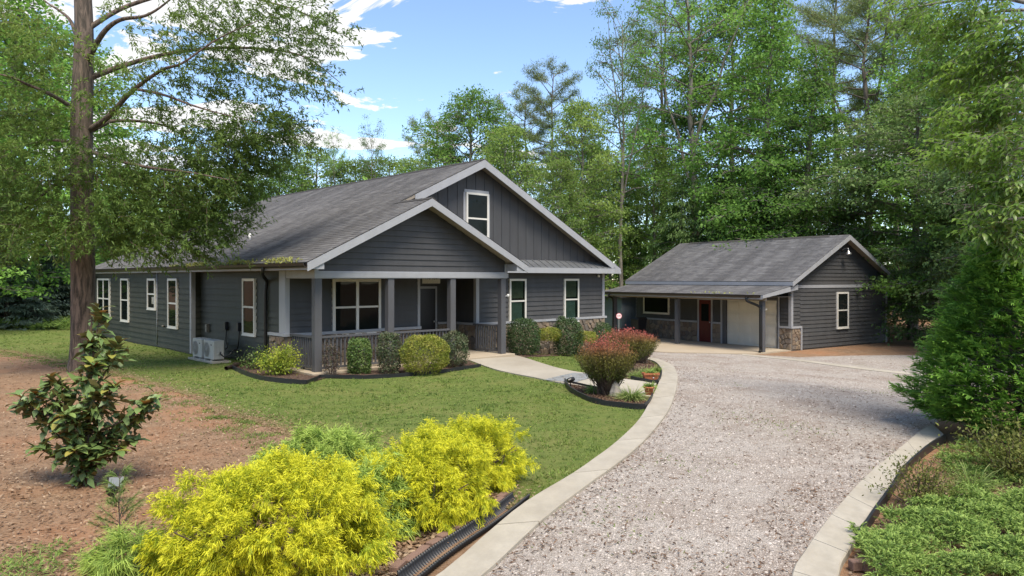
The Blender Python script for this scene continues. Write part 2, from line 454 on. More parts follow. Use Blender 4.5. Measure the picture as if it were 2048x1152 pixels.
def gravel_mat():
    m, nt, b = mat_base('pale_gravel')
    p = wpos(nt)
    vo = nt.nodes.new('ShaderNodeTexVoronoi'); vo.inputs['Scale'].default_value = 70; nt.links.new(p, vo.inputs['Vector'])
    sep = nt.nodes.new('ShaderNodeSeparateColor'); nt.links.new(vo.outputs['Color'], sep.inputs[0])
    c = ramp(nt, sep.outputs[0], 0.1, 0.95, (0.32, 0.285, 0.25), (0.52, 0.472, 0.425))
    n2 = noise(nt, 0.55, 6, 0.65, p, 0.4); n3 = noise(nt, 9, 5, 0.75, p); n4 = noise(nt, 0.9, 5, 0.6, p)
    c = mixc(nt, ramp(nt, n2, 0.44, 0.68, (0, 0, 0), (0.6, 0.6, 0.6)), c, (0.23, 0.165, 0.125))
    c = mixc(nt, ramp(nt, n3, 0.53, 0.68, (0, 0, 0), (0.7, 0.7, 0.7)), c, (0.16, 0.105, 0.075))
    c = mixc(nt, ramp(nt, n4, 0.63, 0.75, (0, 0, 0), (0.35, 0.35, 0.35)), c, (0.20, 0.20, 0.09))
    nt.links.new(c, b.inputs['Base Color']); b.inputs['Roughness'].default_value = 0.95
    b.inputs['Specular IOR Level'].default_value = 0.2
    bump(nt, b, vo.outputs['Distance'], 0.9, 0.02); return m
def lawn_mat():
    m, nt, b = mat_base('lawn_soil_and_thatch')
    p = wpos(nt); n1 = noise(nt, 0.7, 5, 0.6, p); n2 = noise(nt, 6, 5, 0.7, p); n3 = noise(nt, 45, 4, 0.7, p)
    c = ramp(nt, n2, 0.3, 0.7, (0.09, 0.135, 0.032), (0.17, 0.21, 0.055))
    c = mixc(nt, ramp(nt, n1, 0.45, 0.7, (0, 0, 0), (0.65, 0.65, 0.65)), c, (0.225, 0.215, 0.075))
    c = mixc(nt, ramp(nt, n3, 0.42, 0.7, (0, 0, 0), (0.45, 0.45, 0.45)), c, (0.055, 0.075, 0.02))
    # thinning towards the bare clay at the border
    e = attr(nt, 'edge'); ad = nt.nodes.new('ShaderNodeMath'); ad.operation = 'MULTIPLY_ADD'; ad.inputs[1].default_value = 1.3
    nt.links.new(noise(nt, 1.7, 6, 0.7, p), ad.inputs[0]); nt.links.new(e, ad.inputs[2])
    c = mixc(nt, ramp(nt, ad.outputs[0], 0.62, 1.25, (1, 1, 1), (0, 0, 0)), c, (0.26, 0.165, 0.10))
    bare = ramp(nt, noise(nt, 1.1, 5, 0.7, p), 0.66, 0.76, (0, 0, 0), (0.6, 0.6, 0.6))
    c = mixc(nt, bare, c, (0.25, 0.17, 0.10))
    nt.links.new(c, b.inputs['Base Color']); b.inputs['Roughness'].default_value = 0.95; b.inputs['Specular IOR Level'].default_value = 0.1
    bump(nt, b, n3, 0.8, 0.03); return m
def mulch_mat():
    m, nt, b = mat_base('dark_mulch')
    p = wpos(nt); n2 = noise(nt, 24, 5, 0.75, p, 0.6)
    c = ramp(nt, n2, 0.35, 0.7, (0.035, 0.022, 0.016), (0.17, 0.105, 0.07))
    nt.links.new(c, b.inputs['Base Color']); b.inputs['Roughness'].default_value = 0.95
    bump(nt, b, n2, 1.0, 0.04); return m
M['dirt'] = dirt_mat(); M['gravel'] = gravel_mat(); M['lawn'] = lawn_mat(); M['mulch'] = mulch_mat()

# ------------------------------------------------------------------ the ground sheets
def ground_sheet():
    a = np.concatenate([[-900, -400, -200, -120, -80, -60], np.arange(-48, 49, 1.5), [60, 80, 120, 200, 400, 900]])
    bb = np.concatenate([[-200, -60, -20, -5], np.arange(0, 60, 1.5), [66, 75, 90, 120, 200, 400, 900, 1600]])
    X, Y = np.meshgrid(a, bb); Z = hgt(X, Y) - 0.012
    V = np.stack([X, Y, Z], -1).reshape(-1, 3); nx = len(a)
    i = np.arange(len(bb) - 1)[:, None] * nx; j = np.arange(nx - 1)[None, :]
    F = np.stack([i + j, i + j + 1, i + nx + j + 1, i + nx + j], -1).reshape(-1, 4)
    return tag(np_obj('ground', V, F, M['dirt'], smooth=True), kind='structure')
ground_sheet()

KL_in = smooth_line(GP([(1299,717),(1323,723),(1344,733),(1354,750),(1354,774),(1342,815),(1315,856),(1278,897),(1229,938),(1180,973),(1100,1035),(1040,1090),(975,1152)]) + [(-0.62,5.3),(-1.3,3.9)])
KL_out = smooth_line(GP([(1288,719),(1308,725),(1319,735),(1323,750),(1315,775),(1303,800),(1278,844),(1229,893),(1180,930),(1140,958),(1050,1013),(975,1075),(888,1152)]) + [(-1.0,5.3),(-1.68,3.9)])
KR_in = smooth_line(GP([(1866,855),(1844,866),(1807,897),(1762,934),(1725,967),(1688,1008),(1639,1069),(1606,1118),(1586,1152)]) + [(2.0,5.3),(1.55,3.9)])
KR_out = smooth_line(GP([(1892,880),(1872,891),(1836,918),(1803,950),(1782,983),(1754,1024),(1720,1073),(1694,1118),(1680,1147)]) + [(2.36,5.3),(1.92,3.9)])

LAWN_EDGE = smooth_line(GP([(-420,690),(-150,696),(0,702),(70,714),(150,732),(225,748),(288,765),(390,797),(437,830),(500,842),(560,868),(640,890),(720,905),(800,935),(900,970),(1000,1012)]), 4)
LAWN = LAWN_EDGE + KL_out[:-1][::-1][22:] + [(4.3, 27.5), (7.5, 40), (7.0, 52), (-30, 46), (-34, 38), (-30.5, 33)]
lawn = tag(patch('lawn', LAWN, 0.0, M['lawn'], 0.55, edge=LAWN_EDGE), kind='structure')

GRAVEL = KL_in + [(1.2, 3.9)][:0] + KR_in[::-1] + GP([(1930,800),(2000,770),(2070,752),(2060,722),(1900,712),(1800,711),(1700,712),(1600,715),(1520,711),(1490,710)]) + GP([(1420,707.5),(1360,705.5),(1303,705)])
driveway = tag(patch('driveway', GRAVEL, 0.016, M['gravel'], 0.6), kind='structure')

def kerb_segments(inner, outer, h, root):
    """concrete kerb cast in bays with open joints"""
    A = np.array(inner); B = np.array(outer); m = min(len(A), len(B))
    n = 60
    def res(P):
        P = np.array(P); d = np.r_[0, np.cumsum(np.linalg.norm(np.diff(P, axis=0), axis=1))]
        t = np.linspace(0, d[-1], n); return np.stack([np.interp(t, d, P[:, 0]), np.interp(t, d, P[:, 1])], 1)
    A, B = res(A), res(B); k = 0
    while k < n - 1:
        e = min(k + 5, n - 1); V, F = [], []
        for q in range(k, e + 1):
            a, b = A[q].copy(), B[q].copy()
            if q == k: a += (A[q + 1] - A[q]) * 0.06; b += (B[q + 1] - B[q]) * 0.06
            za = float(hgt(*a)); zb = float(hgt(*b)); c = 0.012
            d = (b - a) / np.linalg.norm(b - a) * c
            V += [(a[0], a[1], za - 0.08), (a[0], a[1], za + h - c), (a[0] + d[0], a[1] + d[1], za + h), (b[0] - d[0], b[1] - d[1], zb + h), (b[0], b[1], zb + h - c), (b[0], b[1], zb - 0.08)]
        for q in range(e - k):
            for s in range(5): i = q * 6 + s; F.append((i, i + 1, i + 7, i + 6))
        F.append((0, 5, 4, 3, 2, 1)); l = (e - k) * 6; F.append((l, l + 1, l + 2, l + 3, l + 4, l + 5))
        o = mesh_obj('kerb_bay', V, F, M['concrete'], root); k = e
        bm = bmesh.new(); bm.from_mesh(o.data); bmesh.ops.recalc_face_normals(bm, faces=bm.faces[:]); bm.to_mesh(o.data); bm.free()
kl = empty('driveway_kerb', (0, 0, 0)); tag(kl, kind='structure'); kerb_segments(KL_in, KL_out, 0.06, kl)
kr = empty('driveway_kerb', (0, 0, 0)); tag(kr, kind='structure'); kerb_segments(KR_in, KR_out, 0.06, kr)
# flush concrete strip across the gravel in front of the garage
sa = GP([(1484,709),(1590,719),(1684,731),(1770,741.5),(1850,750)]); sb = GP([(1484,711.5),(1590,722.5),(1684,735),(1770,745.5),(1850,754)])
tag(patch('concrete_strip', smooth_line(sa, 4) + smooth_line(sb, 4)[::-1], 0.03, M['concrete'], 0.6, skirt=0.05), kind='structure')

WALK_LO = smooth_line(GP([(922,716),(960,730),(1000,743),(1065,756),(1108,765),(1174,776),(1240,788),(1303,796)]), 4)
WALK_UP = smooth_line(GP([(1313,768),(1250,760),(1184,750),(1130,741),(1087,729),(1043,715),(1012,708)]), 4)
WALK = WALK_LO + WALK_UP
path = tag(patch('path', WALK, 0.03, M['concrete'], 0.5, skirt=0.06), kind='structure')

def voronoi_cells(pts, poly):
    cells = []
    for i, p in enumerate(pts):
        c = [np.array(q, float) for q in poly]
        for j, q in enumerate(pts):
            if i == j or len(c) < 3: continue
            mid = (p + q) / 2; nrm = q - p
            if np.linalg.norm(nrm) > 3.0: continue
            out = []
            for k in range(len(c)):
                a, b = c[k], c[(k + 1) % len(c)]; da, db = (a - mid) @ nrm, (b - mid) @ nrm
                if da <= 0: out.append(a)
                if (da < 0 < db) or (db < 0 < da): out.append(a + (b - a) * da / (da - db))
            c = out
        if len(c) >= 3: cells.append(np.array(c))
    return cells
def poly_area(c): x, y = c[:, 0], c[:, 1]; return 0.5 * abs(np.dot(x, np.roll(y, 1)) - np.dot(y, np.roll(x, 1)))
def stones(parent, s0, s1, t0, t1, size, fmap, name='stone', mat=None, depth=(0.02, 0.05), joint=0.012, jitter=0.38, asp=1.0):
    """irregular stones filling a rectangle; fmap(s, t, n) gives the 3-D point"""
    nx = max(1, round((s1 - s0) / (size * asp))); ny = max(1, round((t1 - t0) / size)); pts = []
    for a in range(nx):
        for b in range(ny):
            pts.append(np.array([s0 + (a + 0.5 + (0.5 if b % 2 else 0) * 0.5 + random.uniform(-jitter, jitter)) * (s1 - s0) / nx, t0 + (b + 0.5 + random.uniform(-jitter, jitter)) * (t1 - t0) / ny]))
    for c in voronoi_cells(pts, [(s0, t0), (s1, t0), (s1, t1), (s0, t1)]):
        if poly_area(c) < 0.25 * size * size * 0.3: continue
        ctr = c.mean(0); d = random.uniform(*depth); ring = []
        r = np.linalg.norm(c - ctr, axis=1).mean(); k0 = max(0.3, 1 - joint / r); k1 = k0 * random.uniform(0.72, 0.86); m = len(c)
        tilt = random.uniform(-.012, .012); tilt2 = random.uniform(-.012, .012); V = []
        for q in c: v = ctr + (q - ctr) * k0; V.append(fmap(v[0], v[1], -0.01))
        for q in c: v = ctr + (q - ctr) * k0; V.append(fmap(v[0], v[1], d * 0.55))
        for q in c: v = ctr + (q - ctr) * k1; V.append(fmap(v[0], v[1], d + tilt * np.sign(q[0] - ctr[0]) + tilt2 * np.sign(q[1] - ctr[1])))
        F = []
        for lv in (0, 1):
            for i in range(m): j = (i + 1) % m; F.append((lv * m + i, lv * m + j, (lv + 1) * m + j, (lv + 1) * m + i))
        F.append(tuple(range(2 * m, 3 * m)))
        o = mesh_obj(name, V, F, mat or M['stone'], parent)
        bm = bmesh.new(); bm.from_mesh(o.data); bmesh.ops.recalc_face_normals(bm, faces=bm.faces[:]); bm.to_mesh(o.data); bm.free()
        bmc = np.mean([np.array(v) for v in V[2 * m:]], axis=0); base = np.mean([np.array(v) for v in V[:m]], axis=0)
        if Vector(bmc - base).dot(o.data.polygons[-1].normal) < 0: o.data.flip_normals()

M['flag'] = plain('grey_flagstone', (0.22, 0.23, 0.23), 0.85, 0, 0.3, 7)
def flag_band(p0, p1, wd):
    p0 = np.array(p0); p1 = np.array(p1); L = np.linalg.norm(p1 - p0); e = (p1 - p0) / L; n = np.array([-e[1], e[0]])
    def fm(s, t, d):
        q = p0 + e * s + n * t; return (q[0], q[1], float(hgt(*q)) + 0.034 + max(d, 0) * 0.18)
    stones(path, 0, L, -wd / 2, wd / 2, 0.3, fm, 'flagstone', M['flag'], (0.02, 0.04), 0.02)
flag_band(G(930, 716.5), G(1026, 709.5), 0.7)
flag_band(G(1117, 765), G(1178, 750), 0.9)

BED_A = smooth_line(GP([(466,738),(495,752),(528,761),(575,767),(613,769)]), 4) + smooth_line(GP([(650,757),(727,758),(813,753),(899,744),(961,734)]), 4)[0:] + GP([(922,716)]) + [(-2.6, 21.6), (-5.3, 19.3), (-6.4, 20.5), (-7.6, 21.6), (-8.3, 21.6)]
BED_B = GP([(1013,714),(1052,716),(1085,714),(1121,712),(1160,710),(1190,705)]) + [(4.9, 28.5), (4.2, 29.2), (0.2, 25.0)]
BED_C = GP([(1130,767)]) + smooth_line(GP([(1139,782),(1165,797),(1195,808),(1239,815),(1289,818)]), 4) + GP([(1305,796),(1240,790),(1174,777)])
BED_D = GP([(1278,763),(1313,767)]) + smooth_line(GP([(1322,750),(1317,736),(1304,725),(1288,719)]), 4) + GP([(1250,724),(1215,737),(1200,748),(1235,756)])
for b_ in (BED_A, BED_B, BED_C, BED_D):
    tag(patch('mulch_bed', b_, 0.02, M['mulch'], 0.4), kind='structure')
def edging(pts, h=0.09, th=0.02, label=''):
    P = [np.array(p) for p in pts]; V, F = [], []
    for i, p in enumerate(P):
        d = P[min(i + 1, len(P) - 1)] - P[max(i - 1, 0)]; d /= np.linalg.norm(d); n = np.array([-d[1], d[0]]) * th / 2
        z = float(hgt(*p)); w = random.uniform(-.008, .008)
        V += [(p[0] - n[0], p[1] - n[1], z - .05), (p[0] - n[0], p[1] - n[1], z + h + w), (p[0] + n[0], p[1] + n[1], z + h + w), (p[0] + n[0], p[1] + n[1], z - .05)]
    for i in range(len(P) - 1):
        for s in range(3): F.append((i * 4 + s, i * 4 + s + 1, i * 4 + s + 5, i * 4 + s + 4))
    F += [(0, 3, 2, 1), (len(V) - 4, len(V) - 3, len(V) - 2, len(V) - 1)]
    return tag(mesh_obj('garden_edging', V, F, M['blackplastic']), label, 'edging', 'black plastic bed edgings')
edging(smooth_line(GP([(462,737),(495,752),(528,761),(575,767),(613,769)]), 4), 0.11, 0.035, 'black edging curving round the bright green nandina bed at porch corner')
edging(smooth_line(GP([(613,769),(632,762),(650,757),(727,758),(813,753),(899,744),(961,734)]), 4), 0.10, 0.03, 'long black edging between lawn and the clipped shrubs along the porch')
edging(smooth_line(GP([(1130,766),(1139,782),(1165,797),(1195,808),(1239,815),(1289,818),(1305,797)]), 4), 0.11, 0.035, 'black edging round the lower barberry bed, lawn side')
edging(GP([(1130,766),(1174,775.5),(1215,784)]), 0.08, 0.03, 'short black edging between path and lower barberry bed')
edging(smooth_line(GP([(1262,760),(1279,763),(1315,768),(1323,750),(1320,740)]), 3), 0.10, 0.03, 'black edging round the upper bed with terracotta trough')
edging(smooth_line([(p[0] + 0.02, p[1] - 0.0) for p in KR_out[2:40:4]], 2), 0.10, 0.03, 'black edging along the right-hand kerb beside low junipers')

# ------------------------------------------------------------------ building helpers (local u = along the front, v = back, z = up)
def lap(parent, axis, plane, b0, b1, t0, t1, z0, z1, mat, thick=0.034, sign=-1):
    """one lap-siding board; axis 'u' runs along u and faces sign*v, axis 'v' runs along v and faces sign*u"""
    n0, n1 = plane + sign * thick, plane + sign * 0.006
    P = [(b0, plane, z0), (b1, plane, z0), (b1, n0, z0), (b0, n0, z0), (t0, plane, z1), (t1, plane, z1), (t1, n1, z1), (t0, n1, z1)]
    if axis == 'v': P = [(p[1], p[0], p[2]) for p in P]
    F = [(0,1,2,3),(7,6,5,4),(3,2,6,7),(0,3,7,4),(1,5,6,2),(0,4,5,1)]
    if (axis == 'v') != (sign > 0): F = [f[::-1] for f in F]
    return mesh_obj('siding_board', P, F, mat, parent)
def lap_wall(parent, axis, plane, a0, a1, z0, z1, exp, mat, sign=-1):
    n = max(1, round((z1 - z0) / exp)); e = (z1 - z0) / n
    for i in range(n):
        cuts = [a0]; p = a0 + random.uniform(1.6, 3.66)
        while p < a1 - .9: cuts.append(p); p += 3.66
        cuts.append(a1)
        for c0, c1 in zip(cuts[:-1], cuts[1:]):
            q0 = c0 + (.003 if c0 > a0 else 0)
            lap(parent, axis, plane, q0, c1, q0, c1, z0 + i * e + random.uniform(0, .002), z0 + (i + 1) * e - 0.001, mat, thick=.034 + random.uniform(-.003, .002), sign=sign)
def lap_gable(parent, plane, ul, ur, uc, zl, zt, exp, mat):
    """triangle boards from ul..ur at zl to the peak uc at zt"""
    z = zl
    while z < zt - 0.06:
        z2 = min(z + exp, zt - 0.02); f0 = (zt - z) / (zt - zl); f1 = (zt - z2) / (zt - zl)
        lap(parent, 'u', plane, uc - (uc - ul) * f0, uc + (ur - uc) * f0, uc - (uc - ul) * f1, uc + (ur - uc) * f1, z, z2 - 0.001, mat); z = z2
def win(parent, axis, plane, a0, a1, z0, z1, rail=0.5, twin=False, glass='glass', sign=-1, fw=0.075, mat='cream', single=False, curtain=None, blind=None):
    """trimmed sash window standing proud of the wall: frame, meeting rail, mullion and panes"""
    def P(a, n, z):
        n = n if n <= 0 else n + .034
        return (a, plane + sign * n, z) if axis == 'u' else (plane + sign * n, a, z)
    def bx(name, x0, x1, y0, y1, n0, n1, mt, par): return box(name, P(x0, n0, y0), P(x1, n1, y1), M[mt], par)
    fr = boxes('window', [(P(a0, 0.0, z0), P(a0 + fw, .05, z1)), (P(a1 - fw, 0.0, z0), P(a1, .05, z1)), (P(a0 + fw, 0.0, z1 - fw), P(a1 - fw, .05, z1)), (P(a0 + fw, 0.0, z0), P(a1 - fw, .05, z0 + fw))], M[mat], parent)
    bx('sill', a0 - .01, a1 + .01, z0 - .018, z0 + .012, 0.002, .062, mat, fr)
    cols = [(a0 + fw, a1 - fw)]
    if twin:
        mid = (a0 + a1) / 2; bx('mullion', mid - fw * .55, mid + fw * .55, z0 + fw, z1 - fw, 0.0, .046, mat, fr); cols = [(a0 + fw, mid - fw * .55), (mid + fw * .55, a1 - fw)]
    zr = z0 + (z1 - z0) * rail
    for c0, c1 in cols:
        if single: bx('pane', c0, c1, z0 + fw, z1 - fw, .022, .026, glass, fr)
        else:
            bx('meeting_rail', c0, c1, zr - .028, zr + .028, .004, .041, mat, fr)
            bx('pane', c0, c1, z0 + fw, zr - .028, .022, .026, glass, fr); bx('pane', c0, c1, zr + .028, z1 - fw, .026, .030, glass, fr)
        bx('backing', c0, c1, z0 + fw, z1 - fw, .0005, .004, 'void', fr)
        if curtain: bx('curtain', c0, c1 - (c1 - c0) * .18, z0 + fw, zr, .008, .012, 'curtain', fr)
        if blind: bx('blind', c0, c1 - (c1 - c0) * .1, zr + (z1 - zr) * .12, z1 - fw, .008, .012, blind, fr)
    return fr
def shingles(parent, u0, z0, u1, z1, v0, v1, exp=0.145, tab=0.32, name='shingles', v1t=None):
    """overlapping tab courses from the eave (u0, z0) up to the ridge (u1, z1); one joined part"""
    L = math.hypot(u1 - u0, z1 - z0); n = int(math.ceil(L / exp)); du, dz = (u1 - u0) / L, (z1 - z0) / L
    nu, nz = -dz * np.sign(du), abs(du)
    Vs = []
    v1b = v1
    for i in range(n):
        s0 = i * exp; s1 = min(L, s0 + exp * 1.15); off = rng.uniform(0, tab)
        if v1t is not None: v1 = v1b + (v1t - v1b) * min(1, (s0 + exp * .5) / L)
        e = np.r_[v0, np.sort(np.arange(v0 + off, v1, tab) + rng.uniform(-.05, .05, len(np.arange(v0 + off, v1, tab)))), v1]
        e = np.clip(e, v0, v1)
        for a, b in zip(e[:-1], e[1:]):
            if b - a < 0.02: continue
            t = 0.012 + rng.uniform(0, .006); dp = rng.uniform(-.012, .012); s0b = max(0, s0 + dp) if i else s0
            q = []
            for s, h in ((s0b, t), (s1, 0.003), (s0b, 0.0)):
                uu = u0 + du * s + nu * h; zz = z0 + dz * s + nz * h
                q.append((uu, zz))
            Vs.append([(q[0][0], a + .003, q[0][1]), (q[0][0], b - .003, q[0][1]), (q[1][0], b - .003, q[1][1]), (q[1][0], a + .003, q[1][1]), (q[2][0], a + .003, q[2][1]), (q[2][0], b - .003, q[2][1])])
    V = np.array(Vs, float); m = len(V); k = np.arange(m)[:, None] * 6
    fl = [[0, 1, 2, 3], [4, 5, 1, 0]] if du > 0 else [[3, 2, 1, 0], [0, 1, 5, 4]]
    F = np.concatenate([k + np.array(fl[0])[None], k + np.array(fl[1])[None]])
    # make every top face look up
    o = np_obj(name, V.reshape(-1, 3), F, M['shingle'], parent); o['kind'] = 'stuff'
    if o.data.polygons[0].normal.z < 0: o.data.flip_normals()
    return o
def slab(name, pts, th, mat, parent):
    """roof deck: quad pushed straight down by th"""
    return prism(name, pts, (0, 0, -th), mat, parent)
def railing(parent, p0, p1, z0, z1, mat, step=0.115):
    p0 = np.array(p0, float); p1 = np.array(p1, float); L = np.linalg.norm(p1 - p0); e = (p1 - p0) / L
    ax = 0 if abs(e[0]) > 0.5 else 1
    def bar(name, s0, s1, w, za, zb, par):
        a = p0 + e * s0; b = p0 + e * s1
        lo = [a[0], a[1], za]; hi = [b[0], b[1], zb]; o = 1 - ax; lo[o] -= w / 2; hi[o] += w / 2
        return box(name, lo, hi, mat, par)
    top = bar('railing', 0, L, .09, z1 - .05, z1, parent)
    bar('bottom_rail', 0, L, .06, z0 + .06, z0 + .11, top)
    n = int(L / step)
    for i in range(1, n): s = i * L / n; bar('baluster', s - .018, s + .018, .036, z0 + .11, z1 - .05, top)
    bar('foot_block', L * .5 - .05, L * .5 + .05, .06, z0, z0 + .06, top)

# ------------------------------------------------------------------ the house
HA = R(43.8)
HO = G(630, 744.8); HO = (-5.119, 18.839)
house = empty('house', (HO[0], HO[1], 0), HA, 'dark slate-grey single-storey house with gabled front porch and long shingle roof', 'house')
def hw(u, v, z=0.0):                   # house local to world
    c, s = math.cos(HA), math.sin(HA); return (HO[0] + u * c - v * s, HO[1] + u * s + v * c, z)
HW, HB, FV = 13.8, 19.6, 1.62           # width, back, front wall plane
WT = 2.92                               # wall top
# porch floor and foundation
box('porch_floor', (-.18, -.20, -.30), (7.05, FV + 1.4, .10), M['slab'], house, 0.012)
fnd = boxes('foundation', [((0.02, FV + 1.42, -.5), (HW - .02, HB - .02, .06)), ((-.28, 7.75, -.5), (.02, HB - .05, .05)), ((7.07, FV + .03, -.5), (HW - .02, FV + 1.5, .08))], M['mortar'], house)
# walls
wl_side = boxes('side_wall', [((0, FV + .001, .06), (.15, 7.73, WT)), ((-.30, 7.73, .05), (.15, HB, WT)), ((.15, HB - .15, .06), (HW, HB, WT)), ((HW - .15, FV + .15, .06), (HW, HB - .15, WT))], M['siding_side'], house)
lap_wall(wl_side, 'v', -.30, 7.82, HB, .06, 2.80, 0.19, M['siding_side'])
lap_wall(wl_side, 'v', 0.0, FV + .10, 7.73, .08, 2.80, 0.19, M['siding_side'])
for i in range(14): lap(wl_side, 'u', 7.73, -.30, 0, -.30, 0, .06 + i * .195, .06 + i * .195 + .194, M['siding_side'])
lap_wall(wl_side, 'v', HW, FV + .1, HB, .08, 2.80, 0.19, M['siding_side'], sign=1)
RL, RR, DV = 4.55, 6.95, 3.02          # entry recess
wl_front = boxes('front_wall', [((.15, FV, .08), (RL, FV + .15, WT)), ((RR, FV, .08), (HW, FV + .15, WT)), ((RL, FV, 2.62), (RR, FV + .15, WT)), ((RL - .15, FV + .15, .1), (RL, DV + .15, WT)), ((RR, FV + .15, .1), (RR + .15, DV + .15, WT)), ((RL, DV, .1), (RR, DV + .15, WT)), ((RL, FV + .15, 2.66), (RR, DV, 2.74))], M['siding'], house)
lap_wall(wl_front, 'u', FV, .02, RL - .1, 1.02, 2.78, .172, M['siding'])
lap_wall(wl_front, 'u', FV, RR + .1, HW, 1.02, 2.90, .172, M['siding'])
lap_wall(wl_front, 'u', DV, RL, RR, 1.02, 2.66, .172, M['siding'])
lap_wall(wl_front, 'v', RR, FV + .1, DV, 1.02, 2.66, .172, M['siding'])
# stone base with ledge
sb_ = boxes('stone_base', [((-.05, FV - .05, .05), (RL, FV, .94)), ((-.05, FV, .02), (0, FV + .9, .94))], M['mortar'], house)
sb2 = boxes('stone_base', [((RR - .05, FV - .05, -.35), (HW + .05, FV, .94)), ((RR - .05, FV, .1), (RR, DV, .94)), ((6.32, DV - .05, .1), (RR - .05, DV, .94))], M['mortar'], house)
stones(sb_, .0, RL, .10, .94, .21, lambda s, t, n: (s, FV - .05 - n, t))
stones(sb2, RR, HW, -.33, .94, .21, lambda s, t, n: (s, FV - .05 - n, t))
stones(sb2, FV - .04, DV - .06, .10, .94, .21, lambda s, t, n: (RR - .05 - n, s, t))
stones(sb2, 6.34, RR - .06, .10, .94, .21, lambda s, t, n: (s, DV - .05 - n, t))
stones(sb_, FV - .04, FV + .9, .04, .94, .21, lambda s, t, n: (-.05 - n, s, t))
boxes('stone_ledge', [((-.10, FV - .11, .94), (RL, FV - .002, 1.02)), ((-.10, FV - .002, .942), (-.002, FV + .92, 1.018))], M['trim'], house)
boxes('stone_ledge', [((RR - .11, FV - .11, .94), (HW + .1, FV - .002, 1.02)), ((RR - .11, FV - .002, .942), (RR - .002, DV - .002, 1.018)), ((6.32, DV - .11, .938), (RR - .11, DV - .002, 1.016))], M['trim'], house)
# corner boards and trims
boxes('corner_board', [((-.045, FV - .045, 1.02), (.09, FV - .003, 2.80)), ((-.047, FV - .003, 1.021), (-.003, FV + .32, 2.80))], M['trim'], house)
box('corner_board', (RL - .1, FV - .04, 1.02), (RL + .003, FV - .003, 2.62), M['trim'], house)
box('corner_board', (RL - .1, FV - .04, .1), (RL + .004, FV - .06, 1.02), M['trim'], house)
boxes('corner_board', [((RR - .035, FV - .04, 1.02), (RR + .1, FV - .003, 2.62)), ((RR - .036, FV - .003, 1.022), (RR - .003, FV + .10, 2.62))], M['trim'], house)
boxes('corner_board', [((HW - .1, FV - .04, 1.02), (HW + .04, FV - .003, 2.92)), ((HW + .003, FV - .003, .1), (HW + .042, FV + .1, 2.9))], M['trim'], house)
boxes('corner_board', [((-.342, 7.69, .04), (-.303, 7.83, 2.82)), ((-.302, 7.69, .042), (-.20, 7.727, 2.82))], M['trim'], house)
# windows
win(house, 'u', FV, 1.41, 3.05, .86, 2.53, .5, True, 'glass', mat='cream', fw=.085)
win(house, 'u', FV, 8.46, 9.30, .86, 2.53, .52, False, 'glass_clear', curtain=True, blind='blind', mat='cream')
win(house, 'u', FV, 11.36, 12.22, .86, 2.53, .52, False, 'glass_clear', curtain=True, blind='blind', mat='cream')
win(house, 'v', -.30, 16.95, 18.78, .80, 2.54, .5, True)
win(house, 'v', -.30, 14.36, 15.38, .80, 2.54, .5)
win(house, 'v', -.30, 11.18, 12.06, 1.38, 2.54, .5)
win(house, 'v', -.30, 8.94, 9.86, .80, 2.54, .5)
win(house, 'v', 0.0, 3.44, 4.30, .84, 2.54, .5)
# entry door
dr = boxes('door_frame', [((5.28, DV - .05, .1), (5.36, DV - .026, 2.27)), ((6.24, DV - .05, .1), (6.31, DV - .026, 2.27)), ((5.36, DV - .05, 2.19), (6.24, DV - .026, 2.27))], M['trim'], house)
fd = box('door', (5.36, DV - .045, .10), (6.24, DV - .024, 2.19), M['darkdoor'], house)
lathe('handle', [(.0, 0), (.02, 0), (.03, .03), (.02, .05), (0, .055)], M['silver'], fd, 10, (6.16, DV - .075, 1.02))
# roofs: main gable ridge at u=6.93, porch gable ridge at u=3.43, same plane on the left
EU, RU, RZ, EZ, SL = -.46, 6.93, 6.55, 2.95, (6.55 - 2.95) / (6.93 + .46)
PU, PZ = 3.43, 2.95 + SL * (3.43 + .46)
RV, PV = 1.18, -.48                    # rake planes
ER = 2 * RU - EU
RBK = 17.3                             # the ridge stops short over the hipped back end
roof = slab('roof', [(EU, RV, EZ), (RU, RV, RZ), (RU, RBK, RZ), (EU, HB + .4, EZ)], .10, M['soffit'], house)
slab('roof_deck', [(RU, RV, RZ), (ER, RV, EZ), (ER, HB + .4, EZ), (RU, RBK, RZ)], .10, M['soffit'], roof)
prism('roof_hip', [(EU, HB + .4, EZ), (RU, RBK, RZ), (ER, HB + .4, EZ)], (0, 0, -.10), M['ridgecap'], roof)
slab('roof_deck', [(EU, PV, EZ), (PU, PV, PZ), (PU, RV - .001, PZ), (EU, RV - .001, EZ)], .10, M['soffit'], roof)
PER = 2 * PU - EU
slab('roof_deck', [(PU, PV, PZ), (PER, PV, EZ), (PER, FV - .002, EZ), (PU, FV - .002, PZ)], .10, M['soffit'], roof)
h2 = .012
shingles(roof, EU - .03, EZ + h2 - .0146, RU, RZ + h2, RV - .02, HB + .42, v1t=RBK)
shingles(roof, EU - .03, EZ + h2 - .0146, PU, PZ + h2, PV - .03, RV - .022)
shingles(roof, PER + .03, EZ + h2 - .0146, PU, PZ + h2, PV - .03, FV - .004)
shingles(roof, ER + .03, EZ + h2 - .0146, RU, RZ + h2, RV - .02, HB + .42, .29, .9, v1t=RBK)
